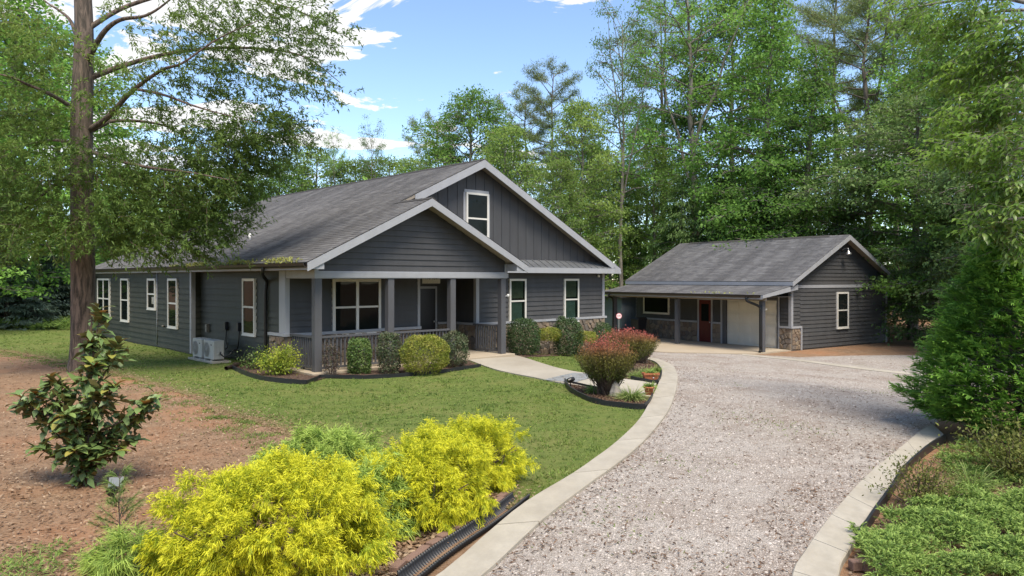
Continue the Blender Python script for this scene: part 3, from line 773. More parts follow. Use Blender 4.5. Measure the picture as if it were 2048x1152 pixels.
def ridge_cap(parent, u, z, v0, v1, sl, wd=.15):
    n = int((v1 - v0) / .22); V, F = [], []
    for i in range(n):
        a = v0 + i * (v1 - v0) / n; b = a + (v1 - v0) / n * 1.15; k = len(V)
        for vv, hh in ((a, .034), (b, .022)): V += [(u - wd, vv, z - wd * sl + hh), (u, vv, z + hh), (u + wd, vv, z - wd * sl + hh), (u - wd, vv, z - wd * sl + .005), (u + wd, vv, z - wd * sl + .005)]
        F += [(k, k + 1, k + 6, k + 5), (k + 1, k + 2, k + 7, k + 6), (k, k + 3, k + 4, k + 2, k + 1), (k, k + 5, k + 8, k + 3), (k + 2, k + 4, k + 9, k + 7)]
    o = mesh_obj('ridge_cap', V, F, M['ridgecap'], parent); o['kind'] = 'stuff'; return o
ridge_cap(roof, RU, RZ + .012, RV - .02, RBK, SL); ridge_cap(roof, PU, PZ + .012, PV - .03, FV - .4, SL)
def rake(name, ua, za, ub, zb, v, wd, mat, parent, th=.03):
    return prism(name, [(ua, v, za - .002), (ub, v, zb - .002), (ub, v, zb - wd), (ua, v, za - wd)], (0, -th, 0), mat, parent)
rake('rake_board', PU + .62, PZ + SL * .62, RU, RZ, RV - .002, .26, M['trim'], house)
rake('rake_board', ER + .02, EZ - .01, RU, RZ, RV - .002, .26, M['trim'], house)
rake('rake_board', EU - .02, EZ - .01, PU, PZ, PV - .002, .22, M['trim'], house)
rake('rake_board', PER + .02, EZ - .01, PU, PZ, PV - .002, .22, M['trim'], house)
# boxed eave returns at the porch gable feet
for ua, ub in ((EU + .01, EU + .46), (PER - .46, PER - .01)):
    prism('eave_return', [(ua, PV + .003, 2.78), (ub, PV + .003, 2.78), (ub, PV + .003, 2.78 + .22), (ua, PV + .003, 2.80)] if ua < 0 else [(ua, PV + .003, 2.78), (ub, PV + .003, 2.78), (ub, PV + .003, 2.80), (ua, PV + .003, 2.78 + .22)], (0, .46, 0), M['trim'], house)
# porch beam, gable face
bm_ = boxes('porch_beam', [((0.0, -.01, 2.54), (6.87, .19, 2.74)), ((.01, .19, 2.542), (.19, FV - .003, 2.738)), ((6.68, .19, 2.542), (6.86, FV - .003, 2.738))], M['trim'], house)
boxes('beam_casing', [((-.03, -.035, 2.56), (6.90, -.01, 2.70)), ((-.034, -.034, 2.561), (-.003, FV - .06, 2.80))], M['trim'], house)
box('header_panel', (-.012, .0, 2.741), (.10, FV - .06, 2.90), M['soffit'], house)  # trim board in soffit tan: warm reflected light put into its colour
box('header_panel', (-.02, FV, 2.801), (.10, HB, 2.93), M['soffit'], house)
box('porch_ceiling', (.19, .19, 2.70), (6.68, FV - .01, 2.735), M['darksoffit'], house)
pg = prism('porch_gable', [(.03, .06, 2.741), (6.83, .06, 2.741), (6.83, .06, 2.98), (PU, .06, PZ - .11), (.03, .06, 2.98)], (0, .12, 0), M['siding'], house)
z_ = 2.75
while z_ < PZ - .2:
    z2_ = min(z_ + .166, PZ - .13)
    f = lambda zz: min(3.40, (PZ - .11 - zz) / SL)
    lap(pg, 'u', .06, PU - f(z_), PU + f(z_), PU - f(z2_), PU + f(z2_), z_, z2_ - .001, M['siding']); z_ = z2_
boxes('gable_corner_trim', [((-.03, -.002, 2.742), (.10, .03, 3.0)), ((6.78, -.002, 2.742), (6.90, .03, 3.0))], M['trim'], house)
# porch posts
for u in (0.0, 2.27, 4.52, 6.62): box('post', (u, 0.0, .10), (u + .205, .185, 2.54), M['post'], house, .008)
railing(house, (.205, .09), (2.27, .09), .10, 1.02, M['post'])
railing(house, (2.475, .09), (4.52, .09), .10, 1.02, M['post'])
railing(house, (.10, .185), (.10, FV - .1), .10, 1.02, M['post'])
railing(house, (6.73, .185), (6.73, FV - .12), .10, 1.02, M['post'])
# main gable: board and batten, window, pent roof
GB = 2.93
gw = prism('gable_wall', [(.05, FV, GB), (HW - .05, FV, GB), (HW + .2, FV, 3.0), (RU, FV, RZ - .12), (-.2, FV, 3.0)], (0, .14, 0), M['batten'], house)
for k in range(30):
    u = 3.7 + k * .405
    if u > 13.4: break
    zt = RZ - .14 - SL * abs(u - RU); zb = 3.22 if u > 7.2 else 3.0
    if 6.42 < u < 7.48: box('batten', (u - .022, FV - .018, 5.48), (u + .022, FV, zt), M['batten'], gw); continue
    if zt > zb + .1: box('batten', (u - .022, FV - .018, zb), (u + .022, FV, zt), M['batten'], gw)
win(house, 'u', FV, 6.45, 7.46, 3.95, 5.46, .42, False, 'glass', fw=.07, mat='cream')
boxes('window_casing', [((6.40, FV - .03, 5.462), (7.51, FV - .002, 5.56)), ((7.462, FV - .03, 3.9), (7.55, FV - .002, 5.461)), ((6.36, FV - .03, 3.9), (6.448, FV - .002, 5.461))], M['trim'], house)
pz0, pz1, pv0 = 2.94, 3.22, 1.13
pent = prism('pent_roof', [(7.0, pv0, pz0), (7.0, FV - .003, pz1), (7.0, FV - .003, pz0 - .04), (7.0, pv0, pz0 - .04)], (13.95 - 7.0, 0, 0), M['metalroof'], house)
for k in range(20):
    u = 7.12 + k * .36
    if u > 13.9: break
    prism('seam', [(u - .012, pv0 - .005, pz0), (u - .012, FV - .004, pz1), (u - .012, FV - .004, pz1 + .028), (u - .012, pv0 - .005, pz0 + .028)], (.024, 0, 0), M['metalroof'], pent)
box('pent_fascia', (7.3, pv0 - .028, 2.74), (13.92, pv0 - .002, 2.935), M['trim'], house)
box('pent_soffit', (7.3, pv0, 2.76), (HW, FV - .003, 2.78), M['soffit'], house)
prism('eave_return', [(13.923, pv0 - .03, 2.74), (ER - .01, pv0 - .03, 2.74), (ER - .01, pv0 - .03, EZ - .13), (13.923, pv0 - .03, EZ + .05)], (0, .45, 0), M['trim'], house)
# gutters, fascia, downspouts
def gutter(parent, u, v0, v1, z, mat, out=-1):
    pr = [(0, 0), (0, -.10), (out * .05, -.12), (out * .10, -.07), (out * .115, 0), (out * .105, 0), (out * .09, -.06), (out * .05, -.105), (out * .01, -.09), (out * .01, 0)]
    return prism('gutter', [(u + a, v0, z + b) for a, b in pr], (0, v1 - v0, 0), mat, parent)
box('fascia', (EU - .0, PV + .03, EZ - .19), (EU + .03, HB + .38, EZ - .105), M['trim'], house)
box('eave_soffit', (EU + .03, PV + .47, EZ - .20), (-.004, FV - .05, EZ - .18), M['soffit'], house)
box('eave_soffit', (EU + .03, FV - .048, EZ - .20), (-.023, HB + .3, EZ - .18), M['soffit'], house)
gutter(house, EU - .003, PV + .02, HB + .38, EZ - .015, M['brown_gutter'])
def downspout(parent, pts, mat, w=.042): return tube('downspout', smooth_line(pts, 4), w, mat, parent, 8)
downspout(house, [(EU - .06, 1.9, 2.84), (EU - .06, 1.95, 2.72), (EU + .12, 2.3, 2.60), (-.07, 2.66, 2.46), (-.075, 2.72, 2.2), (-.075, 2.72, 1.0), (-.075, 2.72, .25), (-.16, 2.74, .10)], M['black'], .05)
downspout(house, [(EU - .06, HB - .8, 2.84), (EU - .06, HB - .7, 2.7), (-.37, HB - .2, 2.5), (-.37, HB - .15, 2.0), (-.37, HB - .15, .1)], M['black'])
downspout(house, [(ER + .06, 1.9, 2.84), (ER + .06, 1.9, 2.74), (HW + .25, 2.0, 2.55), (HW + .09, 2.05, 2.40), (HW + .08, 2.05, .1)], M['black'])
tube('conduit', [(-.335, 11.07, .1), (-.335, 11.07, 1.4), (-.335, 11.07, 2.78)], .02, M['trim'], house)
box('meter_box', (-.40, 11.28, 1.60), (-.335, 11.46, 1.86), M['silver'], house, .008)
lathe('vent_cap', [(0, 0), (.05, 0), (.05, .05), (0, .06)], M['acgrille'], house, 10, (-.36, 10.38, .80))
for vv, zz in ((7.0, .78), (5.5, .92), (4.55, .94)): box('junction_box', (-.13, vv - .07, zz), (-.022, vv + .07, zz + .26), M['blackplastic'] if vv < 6 else M['acgrille'], house, .01)
for vv, tv in ((5.5, 5.2), (4.55, 4.75)):
    tube('cable', smooth_line([(-.06, vv, .93), (-.07, vv + .02, .6), (-.10, (vv + tv) / 2, .38), (-.30, tv + .1, .30)], 4), .018, M['black'], house, 6)
# lights and cameras on the walls
cm = lathe('camera', [(0, 0), (.04, 0), (.045, .05), (.04, .09), (0, .1)], M['white'], house, 12, (6.86, -.06, 1.94)); cm.data.update()
tube('camera_arm', [(6.80, .02, 1.97), (6.86, -.04, 1.97)], .015, M['white'], house, 6)
lathe('wall_lamp', [(0, 0), (.05, 0), (.06, .06), (.03, .1), (0, .1)], M['white'], house, 10, (13.4, FV - .08, 2.60))
lathe('roof_vent', [(0, 0), (.05, 0), (.05, .28), (.0, .29)], M['white'], roof, 10, (1.35, 7.0, EZ + SL * 1.75))

# hanging name board above the entry
def text_mesh(parent, body, size, mat, mtx):
    cu = bpy.data.curves.new('lettering', 'FONT'); cu.body = body; cu.size = size; cu.align_x = 'CENTER'; cu.align_y = 'CENTER'; cu.extrude = .002
    t = bpy.data.objects.new('lettering', cu); col.objects.link(t)
    me = bpy.data.meshes.new_from_object(t.evaluated_get(bpy.context.evaluated_depsgraph_get()))
    bpy.data.objects.remove(t); me.materials.clear(); me.materials.append(mat); me.transform(mtx)
    return link(bpy.data.objects.new('lettering', me), parent)
sg = empty('name_sign', hw(4.99, FV - .03, 2.40), HA, 'small pale hanging name board above the dark front door', 'sign')
box('board', (-.36, -.02, -.02), (.36, .0, .24), M['signboard'], sg, .004)
text_mesh(sg, 'FAMILY', .15, M['ink'], Matrix.Translation((0, -.024, .15)) @ Matrix.Rotation(R(90), 4, 'X'))
boxes('hanger', [((-.3, -.014, .24), (-.29, -.006, .30)), ((.29, -.014, .24), (.30, -.006, .30))], M['ink'], sg)

# ------------------------------------------------------------------ the garage
GA = R(34); GO = (12.05, 31.31, -.58)
gar = empty('garage', GO, GA, 'small dark grey detached garage with lean-to porch, red door and cream overhead door', 'garage')
def gwld(u, v, z=0.0): c, s = math.cos(GA), math.sin(GA); return (GO[0] + u * c - v * s, GO[1] + u * s + v * c, GO[2] + z)
GW, GL = 7.6, 9.5
slabpoly = [gwld(u, v)[:2] for u, v in smooth_line([(-1.9, -.15), (-2.9, .02), (-4.2, 1.3), (-5.4, 2.9), (-5.5, 6.0), (-4.0, 9.6)], 4)] + [gwld(.2, 9.6)[:2], gwld(.2, -.02)[:2]]
tag(patch('garage_apron', slabpoly, 0.0, M['slab'], .6, skirt=.12, zfun=lambda x, y: np.full(np.shape(x), -.54)), kind='structure')
z0g = .045
gwall = boxes('wall', [((0, 0, -.1), (.15, .62, 2.85)), ((0, 3.50, -.1), (.15, GL, 2.85)), ((0, .62, 2.18), (.15, 3.50, 2.85)), ((.15, 0, -.1), (GW, .15, 2.85)), ((GW - .15, .15, -.1), (GW, GL, 2.85)), ((.15, GL - .15, -.1), (GW - .15, GL, 2.85))], M['siding'], gar)
lap_wall(gwall, 'u', 0, .62, GW - .05, .05, 2.70, .172, M['siding'])
lap_wall(gwall, 'u', 0, .05, .62, 1.05, 2.70, .172, M['siding'])
lap_wall(gwall, 'v', 0, .10, .55, 1.05, 2.75, .172, M['siding'])
lap_wall(gwall, 'v', 0, 3.75, 4.25, 1.05, 2.75, .172, M['siding'])
lap_wall(gwall, 'v', 0, 5.20, GL, 1.05, 2.75, .172, M['siding'])
gsl = .5; GRU, GRZ = 3.8, 5.11; GEU, GEZ = -.45, 5.11 - .5 * 4.25; GER, GERZ = 8.3, 5.11 - .5 * 4.5
ggab = prism('gable_wall', [(0, 0, 2.851), (GW, 0, 2.851), (GW + .1, 0, 3.05), (GRU, 0, GRZ - .12), (-.1, 0, 3.02)], (0, .14, 0), M['siding'], gar)
z_ = 2.86
while z_ < GRZ - .2:
    z2_ = min(z_ + .172, GRZ - .14); f = lambda zz: min(3.8, (GRZ - .12 - zz) / gsl)
    lap(ggab, 'u', 0, GRU - f(z_), GRU + f(z_), GRU - f(z2_), GRU + f(z2_), z_, z2_ - .001, M['siding']); z_ = z2_
box('band_board', (0.0, -.038, 2.70), (GW + .04, -.003, 2.84), M['trim'], gar)
boxes('corner_board', [((-.04, -.04, 1.05), (.10, -.004, 2.70)), ((-.042, -.004, 1.052), (-.003, .10, 2.70))], M['trim'], gar)
boxes('corner_board', [((GW - .10, -.036, .0), (GW + .04, -.004, 2.70)), ((GW + .003, -.004, .0), (GW + .042, .10, 2.70))], M['trim'], gar)
gst = boxes('stone_base', [((-.05, -.05, .0), (.60, -.001, .96)), ((-.05, -.001, .0), (-.001, .55, .96))], M['mortar'], gar)
gst2 = box('stone_base', (-.05, 3.75, .0), (-.001, 4.27, .96), M['mortar'], gar)
gst3 = box('stone_base', (-.05, 5.2, .0), (-.001, GL, .96), M['mortar'], gar)
stones(gst, .0, .58, .04, .96, .2, lambda s, t, n: (s, -.05 - n, t))
stones(gst, -.04, .54, .04, .96, .21, lambda s, t, n: (-.05 - n, s, t))
stones(gst2, 3.76, 4.26, .04, .96, .21, lambda s, t, n: (-.05 - n, s, t))
stones(gst3, 5.21, GL, .04, .96, .22, lambda s, t, n: (-.05 - n, s, t))
boxes('stone_ledge', [((-.10, -.10, .96), (.66, -.003, 1.045)), ((-.101, -.003, .962), (-.003, .55, 1.043))], M['trim'], gar)
box('stone_ledge', (-.10, 3.75, .96), (-.003, 4.27, 1.045), M['trim'], gar)
box('stone_ledge', (-.10, 5.18, .96), (-.003, GL + .03, 1.045), M['trim'], gar)
box('stone_end_trim', (.60, -.09, .0), (.68, -.003, .959), M['trim'], gar)
# overhead door
boxes('door_frame', [((-.06, .55, .04), (.05, .68, 2.25)), ((-.06, 3.46, .04), (.05, 3.75, 2.25)), ((-.06, .68, 2.15), (.05, 3.46, 2.25))], M['post'], gar)
boxes('door_trim', [((-.075, .53, .04), (-.0605, .60, 2.6)), ((-.075, 3.66, .04), (-.0605, 3.76, 2.6))], M['trim'], gar)
gd = box('garage_door', (.06, .68, .05), (.10, 3.46, 2.15), M['gdoor'], gar)
for r_ in range(4):
    zz = .055 + r_ * .524
    sec = box('door_section', (.045, .682, zz), (.06, 3.458, zz + .505), M['gdoor'], gd)
    for c_ in range(4):
        a = .76 + c_ * .68
        boxes('raised_panel', [((.024, a, zz + .09), (.0445, a + .58, zz + .42)), ((.014, a + .035, zz + .125), (.0238, a + .545, zz + .385))], M['gdoor'], gd)
# red entry door with half glass
boxes('door_frame', [((-.05, 4.27, .04), (-.003, 4.36, 2.16)), ((-.05, 5.11, .04), (-.003, 5.20, 2.16)), ((-.05, 4.36, 2.08), (-.003, 5.11, 2.16))], M['trim'], gar)
rd = box('door', (-.03, 4.36, .05), (-.002, 5.11, 2.08), M['reddoor'], gar)
boxes('door_moulding', [((-.036, 4.47, 1.02), (-.0305, 4.50, 1.92)), ((-.036, 4.97, 1.02), (-.0305, 5.0, 1.92)), ((-.036, 4.50, 1.02), (-.0305, 4.97, 1.05)), ((-.036, 4.50, 1.89), (-.0305, 4.97, 1.92)), ((-.036, 4.47, .25), (-.0305, 4.70, .85)), ((-.036, 4.77, .25), (-.0305, 5.0, .85))], M['reddoor'], rd)
box('pane', (-.034, 4.50, 1.05), (-.0303, 4.97, 1.89), M['glass'], rd)
lathe('handle', [(0, 0), (.03, 0), (.03, .05), (0, .055)], M['silver'], rd, 10, (-.06, 4.42, .98))
win(gar, 'v', 0, 7.06, 8.92, 1.28, 2.40, .5, single=True, fw=.08)
win(gar, 'u', 0, 3.33, 4.26, .82, 2.50, .5, fw=.085)
# roof
groof = slab('roof', [(GEU, -.40, GEZ), (GRU, -.40, GRZ), (GRU, GL + .4, GRZ), (GEU, GL + .4, GEZ)], .10, M['soffit'], gar)
slab('roof_deck', [(GRU, -.40, GRZ), (GER, -.40, GERZ), (GER, GL + .4, GERZ), (GRU, GL + .4, GRZ)], .10, M['soffit'], groof)
shingles(groof, GEU - .02, GEZ + .004, GRU, GRZ + .012, -.43, GL + .42)
shingles(groof, GER + .02, GERZ + .004, GRU, GRZ + .012, -.43, GL + .42, .29, .9)
ridge_cap(groof, GRU, GRZ + .012, .55, GL - .35, gsl, .17)
prism('rake_board', [(GEU - .02, -.402, GEZ - .01), (GRU, -.402, GRZ - .002), (GRU, -.402, GRZ - .22), (GEU - .02, -.402, GEZ - .20)], (0, -.03, 0), M['trim'], gar)
prism('rake_board', [(GER + .02, -.402, GERZ - .012), (GRU, -.402, GRZ - .002), (GRU, -.402, GRZ - .22), (GER + .02, -.402, GERZ - .20)], (0, -.03, 0), M['trim'], gar)
prism('eave_return', [(GW + .045, -.40, GERZ - .2), (GER, -.40, GERZ - .2), (GER, -.40, GERZ - .11), (GW + .045, -.40, GERZ + .1)], (0, .4, 0), M['trim'], gar)
box('fascia', (GEU - .03, -.40, GEZ - .17), (GEU - .002, GL + .38, GEZ - .012), M['trim'], gar)
box('eave_soffit', (GER - .7, .02, GERZ - .2), (GER, GL + .3, GERZ - .18), M['soffit'], gar)
# lean-to porch roof
LE, LEZ, LT, LTZ = -2.30, 2.43, -.30, 2.80
lean = slab('porch_roof', [(LE, -.28, LEZ), (LT, -.28, LTZ), (LT, GL + .15, LTZ), (LE, GL + .15, LEZ)], .09, M['soffit'], gar)
shingles(lean, LE - .03, LEZ + .006, LT, LTZ + .012, -.31, GL + .17)
prism('rake_board', [(LE - .02, -.283, LEZ + .004), (LT + .35, -.283, LTZ + .06), (LT + .35, -.283, LTZ - .16), (LE - .02, -.283, LEZ - .13)], (0, -.03, 0), M['trim'], gar)
box('fascia', (LE - .03, -.28, LEZ - .17), (LE - .003, GL + .14, LEZ - .005), M['trim'], gar)
gutter(gar, LE - .034, -.20, GL + .12, LEZ + .01, M['brown_gutter'])
box('porch_beam', (-1.92, -.10, 2.18), (-1.78, GL + .1, 2.335), M['soffit'], gar)
box('porch_ceiling', (-1.78, -.1, 2.33), (-.05, GL + .1, 2.345), M['soffit'], gar)
for v in (-.02, 4.72, 9.1): box('post', (-1.95, v, .042), (-1.76, v + .19, 2.18), M['post'], gar, .008)
downspout(gar, [(LE - .09, .45, 2.34), (LE - .09, .42, 2.18), (-2.15, .15, 2.02), (-2.01, .06, 1.90), (-2.01, .05, 1.7), (-2.01, .05, .30), (-2.03, .02, .16), (-2.2, -.06, .09)], M['black'], .055)
downspout(gar, [(LE - .09, 9.0, 2.34), (LE - .09, 9.05, 2.2), (-2.0, 9.15, 1.9), (-2.0, 9.2, .1)], M['black'], .05)
# gooseneck barn lamp under the peak
tube('lamp_arm', smooth_line([(3.80, -.01, 4.42), (3.80, -.16, 4.50), (3.80, -.30, 4.50), (3.80, -.33, 4.42)], 4), .016, M['silver'], gar, 6)
lathe('lamp', [(0, .22), (.04, .22), (.05, .14), (.13, .09), (.14, 0), (.12, 0), (.05, .1), (0, .1)], M['silver'], gar, 16, (3.80, -.33, 4.20))
box('lamp_plate', (3.74, -.03, 4.34), (3.86, -.012, 4.5), M['blackplastic'], gar)
tube('hook', [(-1.83, -.03, 1.80), (-1.80, -.10, 1.82), (-1.78, -.10, 1.86)], .012, M['white'], gar, 6)

# black wheeled bin by the garage wall
bp = gwld(-1.15, 8.15, 0); bn = empty('wheelie_bin', (bp[0], bp[1], -.54), GA, 'black wheeled bin standing under the garage window', 'bin')
V_ = [(-.22,-.22,.05),(.22,-.22,.05),(.22,.22,.05),(-.22,.22,.05),(-.30,-.28,.98),(.30,-.28,.98),(.30,.28,.98),(-.30,.28,.98)]
mesh_obj('tub', V_, BOXF, M['blackplastic'], bn); V_ = [(-.33,-.31,.98),(.33,-.31,.98),(.33,.31,.98),(-.33,.31,.98),(-.28,-.27,1.06),(.28,-.27,1.08),(.28,.27,1.08),(-.28,.27,1.06)]
mesh_obj('lid', V_, BOXF, M['blackplastic'], bn)
for s_ in (-1, 1): tube('wheel', [(.24, s_ * .22, .10), (.24, s_ * .29, .10)], .10, M['ink'], bn, 14)
tube('handle', [(.34, -.22, .95), (.38, -.2, .97), (.38, .2, .97), (.34, .22, .95)], .018, M['blackplastic'], bn, 6)

# blue-grey shed far behind, between the buildings
sp = W(1266, 646, 40.5); shed = empty('shed', (sp[0], sp[1], float(hgt(sp[0], sp[1]))), R(24), 'pale blue-grey garden shed standing on grass behind the garage', 'shed')
boxes('wall', [((-.75, 0, .15), (2.6, 3.0, 1.86))], M['shedblue'], shed)
for k in range(14): box('groove_batten', (-.74 + k * .2, -.014, .15), (-.72 + k * .2, -.001, 1.86), M['shedblue'], shed)
box('corner_trim', (.17, -.03, .1), (.28, -.015, 1.86), M['trim'], shed)
boxes('skid', [((-.9, .1, -.1), (2.5, .25, .149)), ((-.9, 2.7, -.1), (2.5, 2.85, .149))], M['ink'], shed)
prism('roof', [(-.95, -.2, 1.87), (2.8, -.2, 1.87), (2.8, -.2, 1.93), (-.95, -.2, 1.93)], (0, 3.4, 0), M['ridgecap'], shed)

# octagonal security sign on a stake
p_ = W(1238, 632, 34); zz = float(hgt(p_[0], p_[1])); sec_ = empty('yard_sign', (p_[0], p_[1], zz), R(4), 'small pink and white octagonal security sign on a stake between house and garage', 'sign')
oc = lambda r: [(r * math.cos(R(22.5 + 45 * k)), 0, p_[2] - zz + r * math.sin(R(22.5 + 45 * k))) for k in range(8)]
prism('board', oc(.145), (0, .012, 0), M['signred'], sec_)
prism('face', [(a, -.003, c) for a, b, c in oc(.125)], (0, .0025, 0), M['signwhite'], sec_)
text_mesh(sec_, 'CPI', .125, M['signred'], Matrix.Translation((0, -.006, p_[2] - zz)) @ Matrix.Rotation(R(90), 4, 'X'))
box('stake', (-.012, .013, -.15), (.012, .025, p_[2] - zz + .1), M['silver'], sec_)

# ------------------------------------------------------------------ two mini-split condensers
def condenser(u, v, label):
    x, y, _ = hw(u, v); r = empty('air_conditioner', (x, y, float(hgt(x, y))), HA, label, 'air conditioner', 'air conditioners by the side wall'); r.scale = (.9, .9, .9)
    box('pad', (-.28, -.62, .0), (.34, .55, .07), M['concrete'], r, .01)
    box('casing', (-.17, -.44, .11), (.19, .40, .74), M['acwhite'], r, .02)
    boxes('foot', [((-.2, -.32, .07), (.22, -.26, .11)), ((-.2, .22, .07), (.22, .28, .11))], M['acwhite'], r)
    th = np.linspace(0, 2 * np.pi, 28, endpoint=False)
    def ring(name, rad, w, n0, mat, par):
        V = []; F = []
        for t in th:
            for rr, nn in ((rad, n0), (rad + w, n0), (rad + w, n0 - .008), (rad, n0 - .008)): V.append((-.17 + nn, .12 + rr * math.cos(t), .42 + rr * math.sin(t)))
        for i in range(28):
            j = (i + 1) % 28
            for s in range(4): F.append((i * 4 + s, i * 4 + (s + 1) % 4, j * 4 + (s + 1) % 4, j * 4 + s))
        return mesh_obj(name, V, F, mat, par)
    V = [(-.1715, .12, .42)] + [(-.1715, .12 + .235 * math.cos(t), .42 + .235 * math.sin(t)) for t in th]
    gr = mesh_obj('fan_grille', V, [(0, (i + 1) % 28 + 1, i + 1) for i in range(28)], M['acgrille'], r)
    for rad in (.05, .09, .13, .17, .21, .235): ring('grille_ring', rad, .008, -.004, M['acwhite'], gr)
    for k in range(8):
        t = k * math.pi / 8; c, s = math.cos(t) * .235, math.sin(t) * .235
        tube('grille_spoke', [(-.185, .12 - c, .42 - s), (-.185, .12 + c, .42 + s)], .004, M['acwhite'], gr, 5)
    box('badge', (-.176, -.30, .58), (-.1705, -.20, .61), M['ink'], r)
    box('side_cover', (-.02, -.462, .28), (.14, -.441, .62), M['acwhite'], r, .006)
    tube('hose', smooth_line([(.05, -.46, .36), (.02, -.56, .30), (.10, -.68, .22), (.25, -.72, .3), (.42, -.7, .45)], 4), .02, M['black'], r, 6)
    return r
condenser(-.72, 5.75, 'white outdoor air conditioner unit nearer the back of the house')
condenser(-.72, 4.85, 'white outdoor air conditioner unit nearer the porch')
# roof drain extension lying on the bed
a_ = G(452, 741); b_ = G(500, 727)
ex = tag(mesh_obj('drain_extension', *[list(x) for x in tube_arr([(a_[0], a_[1], .06), ((a_[0] + b_[0]) / 2, (a_[1] + b_[1]) / 2, .08), (b_[0], b_[1], .10)], .055, 8)], M['brown_gutter'], smooth=True), 'dark downspout extension pipe lying on the mulch beside the air conditioners', 'drain pipe')

# ------------------------------------------------------------------ corrugated half pipe and brick edging by the kerb
pa = np.array(GP([(1042,998),(1000,1032),(955,1064),(905,1097),(862,1128),(815,1165)]))
line = np.array(smooth_line(pa, 14)); nseg = len(line); dl = np.r_[0, np.cumsum(np.linalg.norm(np.diff(line, axis=0), axis=1))]
tt = np.linspace(0, dl[-1], 420); cl = np.stack([np.interp(tt, dl, line[:, 0]), np.interp(tt, dl, line[:, 1])], 1)
tn = np.gradient(cl, axis=0); tn /= np.linalg.norm(tn, axis=1, keepdims=True); nn = np.stack([-tn[:, 1], tn[:, 0]], 1)
th = np.linspace(math.pi, 2 * math.pi, 13); V = []
for i in range(420):
    r_ = .105 + .011 * math.sin(2 * math.pi * i / 7)
    z = float(hgt(*cl[i])) + .075
    for t in th: V.append((cl[i][0] + nn[i][0] * r_ * math.cos(t), cl[i][1] + nn[i][1] * r_ * math.cos(t), z + r_ * math.sin(t)))
F = [(i * 13 + j, i * 13 + j + 1, (i + 1) * 13 + j + 1, (i + 1) * 13 + j) for i in range(419) for j in range(12)]
dp_ = mesh_obj('drain_channel', V, F, M['blackplastic'], smooth=True)
md = dp_.modifiers.new('thickness', 'SOLIDIFY'); md.thickness = .006
tag(dp_, 'black corrugated half-pipe drain channel running along the left kerb', 'drain channel')
be = empty('brick_edging', (0, 0, 0), 0, 'row of weathered reddish edging bricks between yellow shrubs and drain channel', 'brick edging')
be.location = (cl[0][0], cl[0][1], 0)
M['oldbrick'] = plain('weathered_brick', (0.20, 0.125, 0.095), .95, 0, .35, 14)
bmsh = None; pos = 0.05
while pos < dl[-1] - .2:
    q = np.array([np.interp(pos, tt, cl[:, 0]), np.interp(pos, tt, cl[:, 1])]); k = int(np.interp(pos, tt, np.arange(420)))
    sgn = -1 if nn[k][0] > 0 else 1
    q = q + sgn * nn[k] * (.19 + random.uniform(-.02, .02))
    if bmsh is None:
        o = box('brick', (-.095, -.045, -.03), (.095, .045, .055), M['oldbrick'], be, .008); bmsh = o.data
    else: o = link(bpy.data.objects.new('brick', bmsh), be)
    o.location = (q[0] - be.location.x, q[1] - be.location.y, float(hgt(*q)) + random.uniform(-.01, .015)); o.rotation_euler = (random.uniform(-.08, .08), random.uniform(-.08, .08), math.atan2(tn[k][1], tn[k][0]) + random.uniform(-.12, .12)); pos += .205
# a few bricks / stones edging the right-hand bed
be2 = empty('brick_edging', (*G(1760, 1140), 0), 0, 'half-buried dark bricks under the low juniper at bottom right', 'brick edging')
for px, py in ((1722,1140),(1748,1143),(1775,1140),(1800,1137),(1990,1065),(2012,1060),(2035,1057)):
    q = G(px, py); o = link(bpy.data.objects.new('brick', bmsh), be2); o.location = (q[0] - be2.location.x, q[1] - be2.location.y, .03); o.rotation_euler = (0, 0, random.uniform(-.4, .4))

# ------------------------------------------------------------------ pots, rock, spotlights
def planter(px, py, rz, label):
    q = G(px, py); r = empty('planter', (q[0], q[1], float(hgt(*q)) + .03), rz, label, 'planter'); r.scale = (.6, .7, .8)
    V = [(-.27,-.10,0),(.27,-.10,0),(.27,.10,0),(-.27,.10,0),(-.30,-.13,.22),(.30,-.13,.22),(.30,.13,.22),(-.30,.13,.22)]
    mesh_obj('trough', V, BOXF, M['terracotta'], r)
    boxes('rim', [((-.325,-.155,.19),(.325,-.125,.25)),((-.325,.125,.19),(.325,.155,.25)),((-.325,-.125,.191),(-.295,.125,.249)),((.295,-.125,.191),(.325,.125,.249))], M['terracotta'], r)
    box('sticker', (.05, -.135, .09), (.10, -.118, .12), M['white'], r)
    return r
planter(1301, 764, R(8), 'rectangular terracotta trough planter on the kerb-side bed')
q = G(1298, 792); pot = empty('flower_pot', (q[0], q[1], float(hgt(*q)) + .03), 0, 'small round terracotta pot beside the lower bed', 'flower pot'); pot.scale = (.85, .85, .85)
lathe('pot', [(0, 0), (.09, 0), (.12, .16), (.135, .16), (.14, .21), (.12, .21), (.11, .17), (0, .17)], M['terracotta'], pot, 18)
def rock(px, py, s, label, lean=0):
    q = G(px, py); bm = bmesh.new(); bmesh.ops.create_icosphere(bm, subdivisions=3, radius=1)
    sd = random.random() * 10
    for v in bm.verts:
        n = v.co.normalized(); k = 1 + .16 * math.sin(n.x * 3.1 + sd) + .13 * math.cos(n.y * 4.3 + sd * 2) + .10 * math.sin(n.z * 5 + sd); v.co = Vector((n.x * s[0] * k, n.y * s[1] * k, n.z * s[2] * k))
    me = bpy.data.meshes.new('rock'); bm.to_mesh(me); bm.free(); me.materials.append(M['rock'])
    o = link(bpy.data.objects.new('rock', me)); o.location = (q[0], q[1], float(hgt(*q)) + s[2] * .6); o.rotation_euler = (0, lean, 0.4)
    return tag(o, label, 'rock')
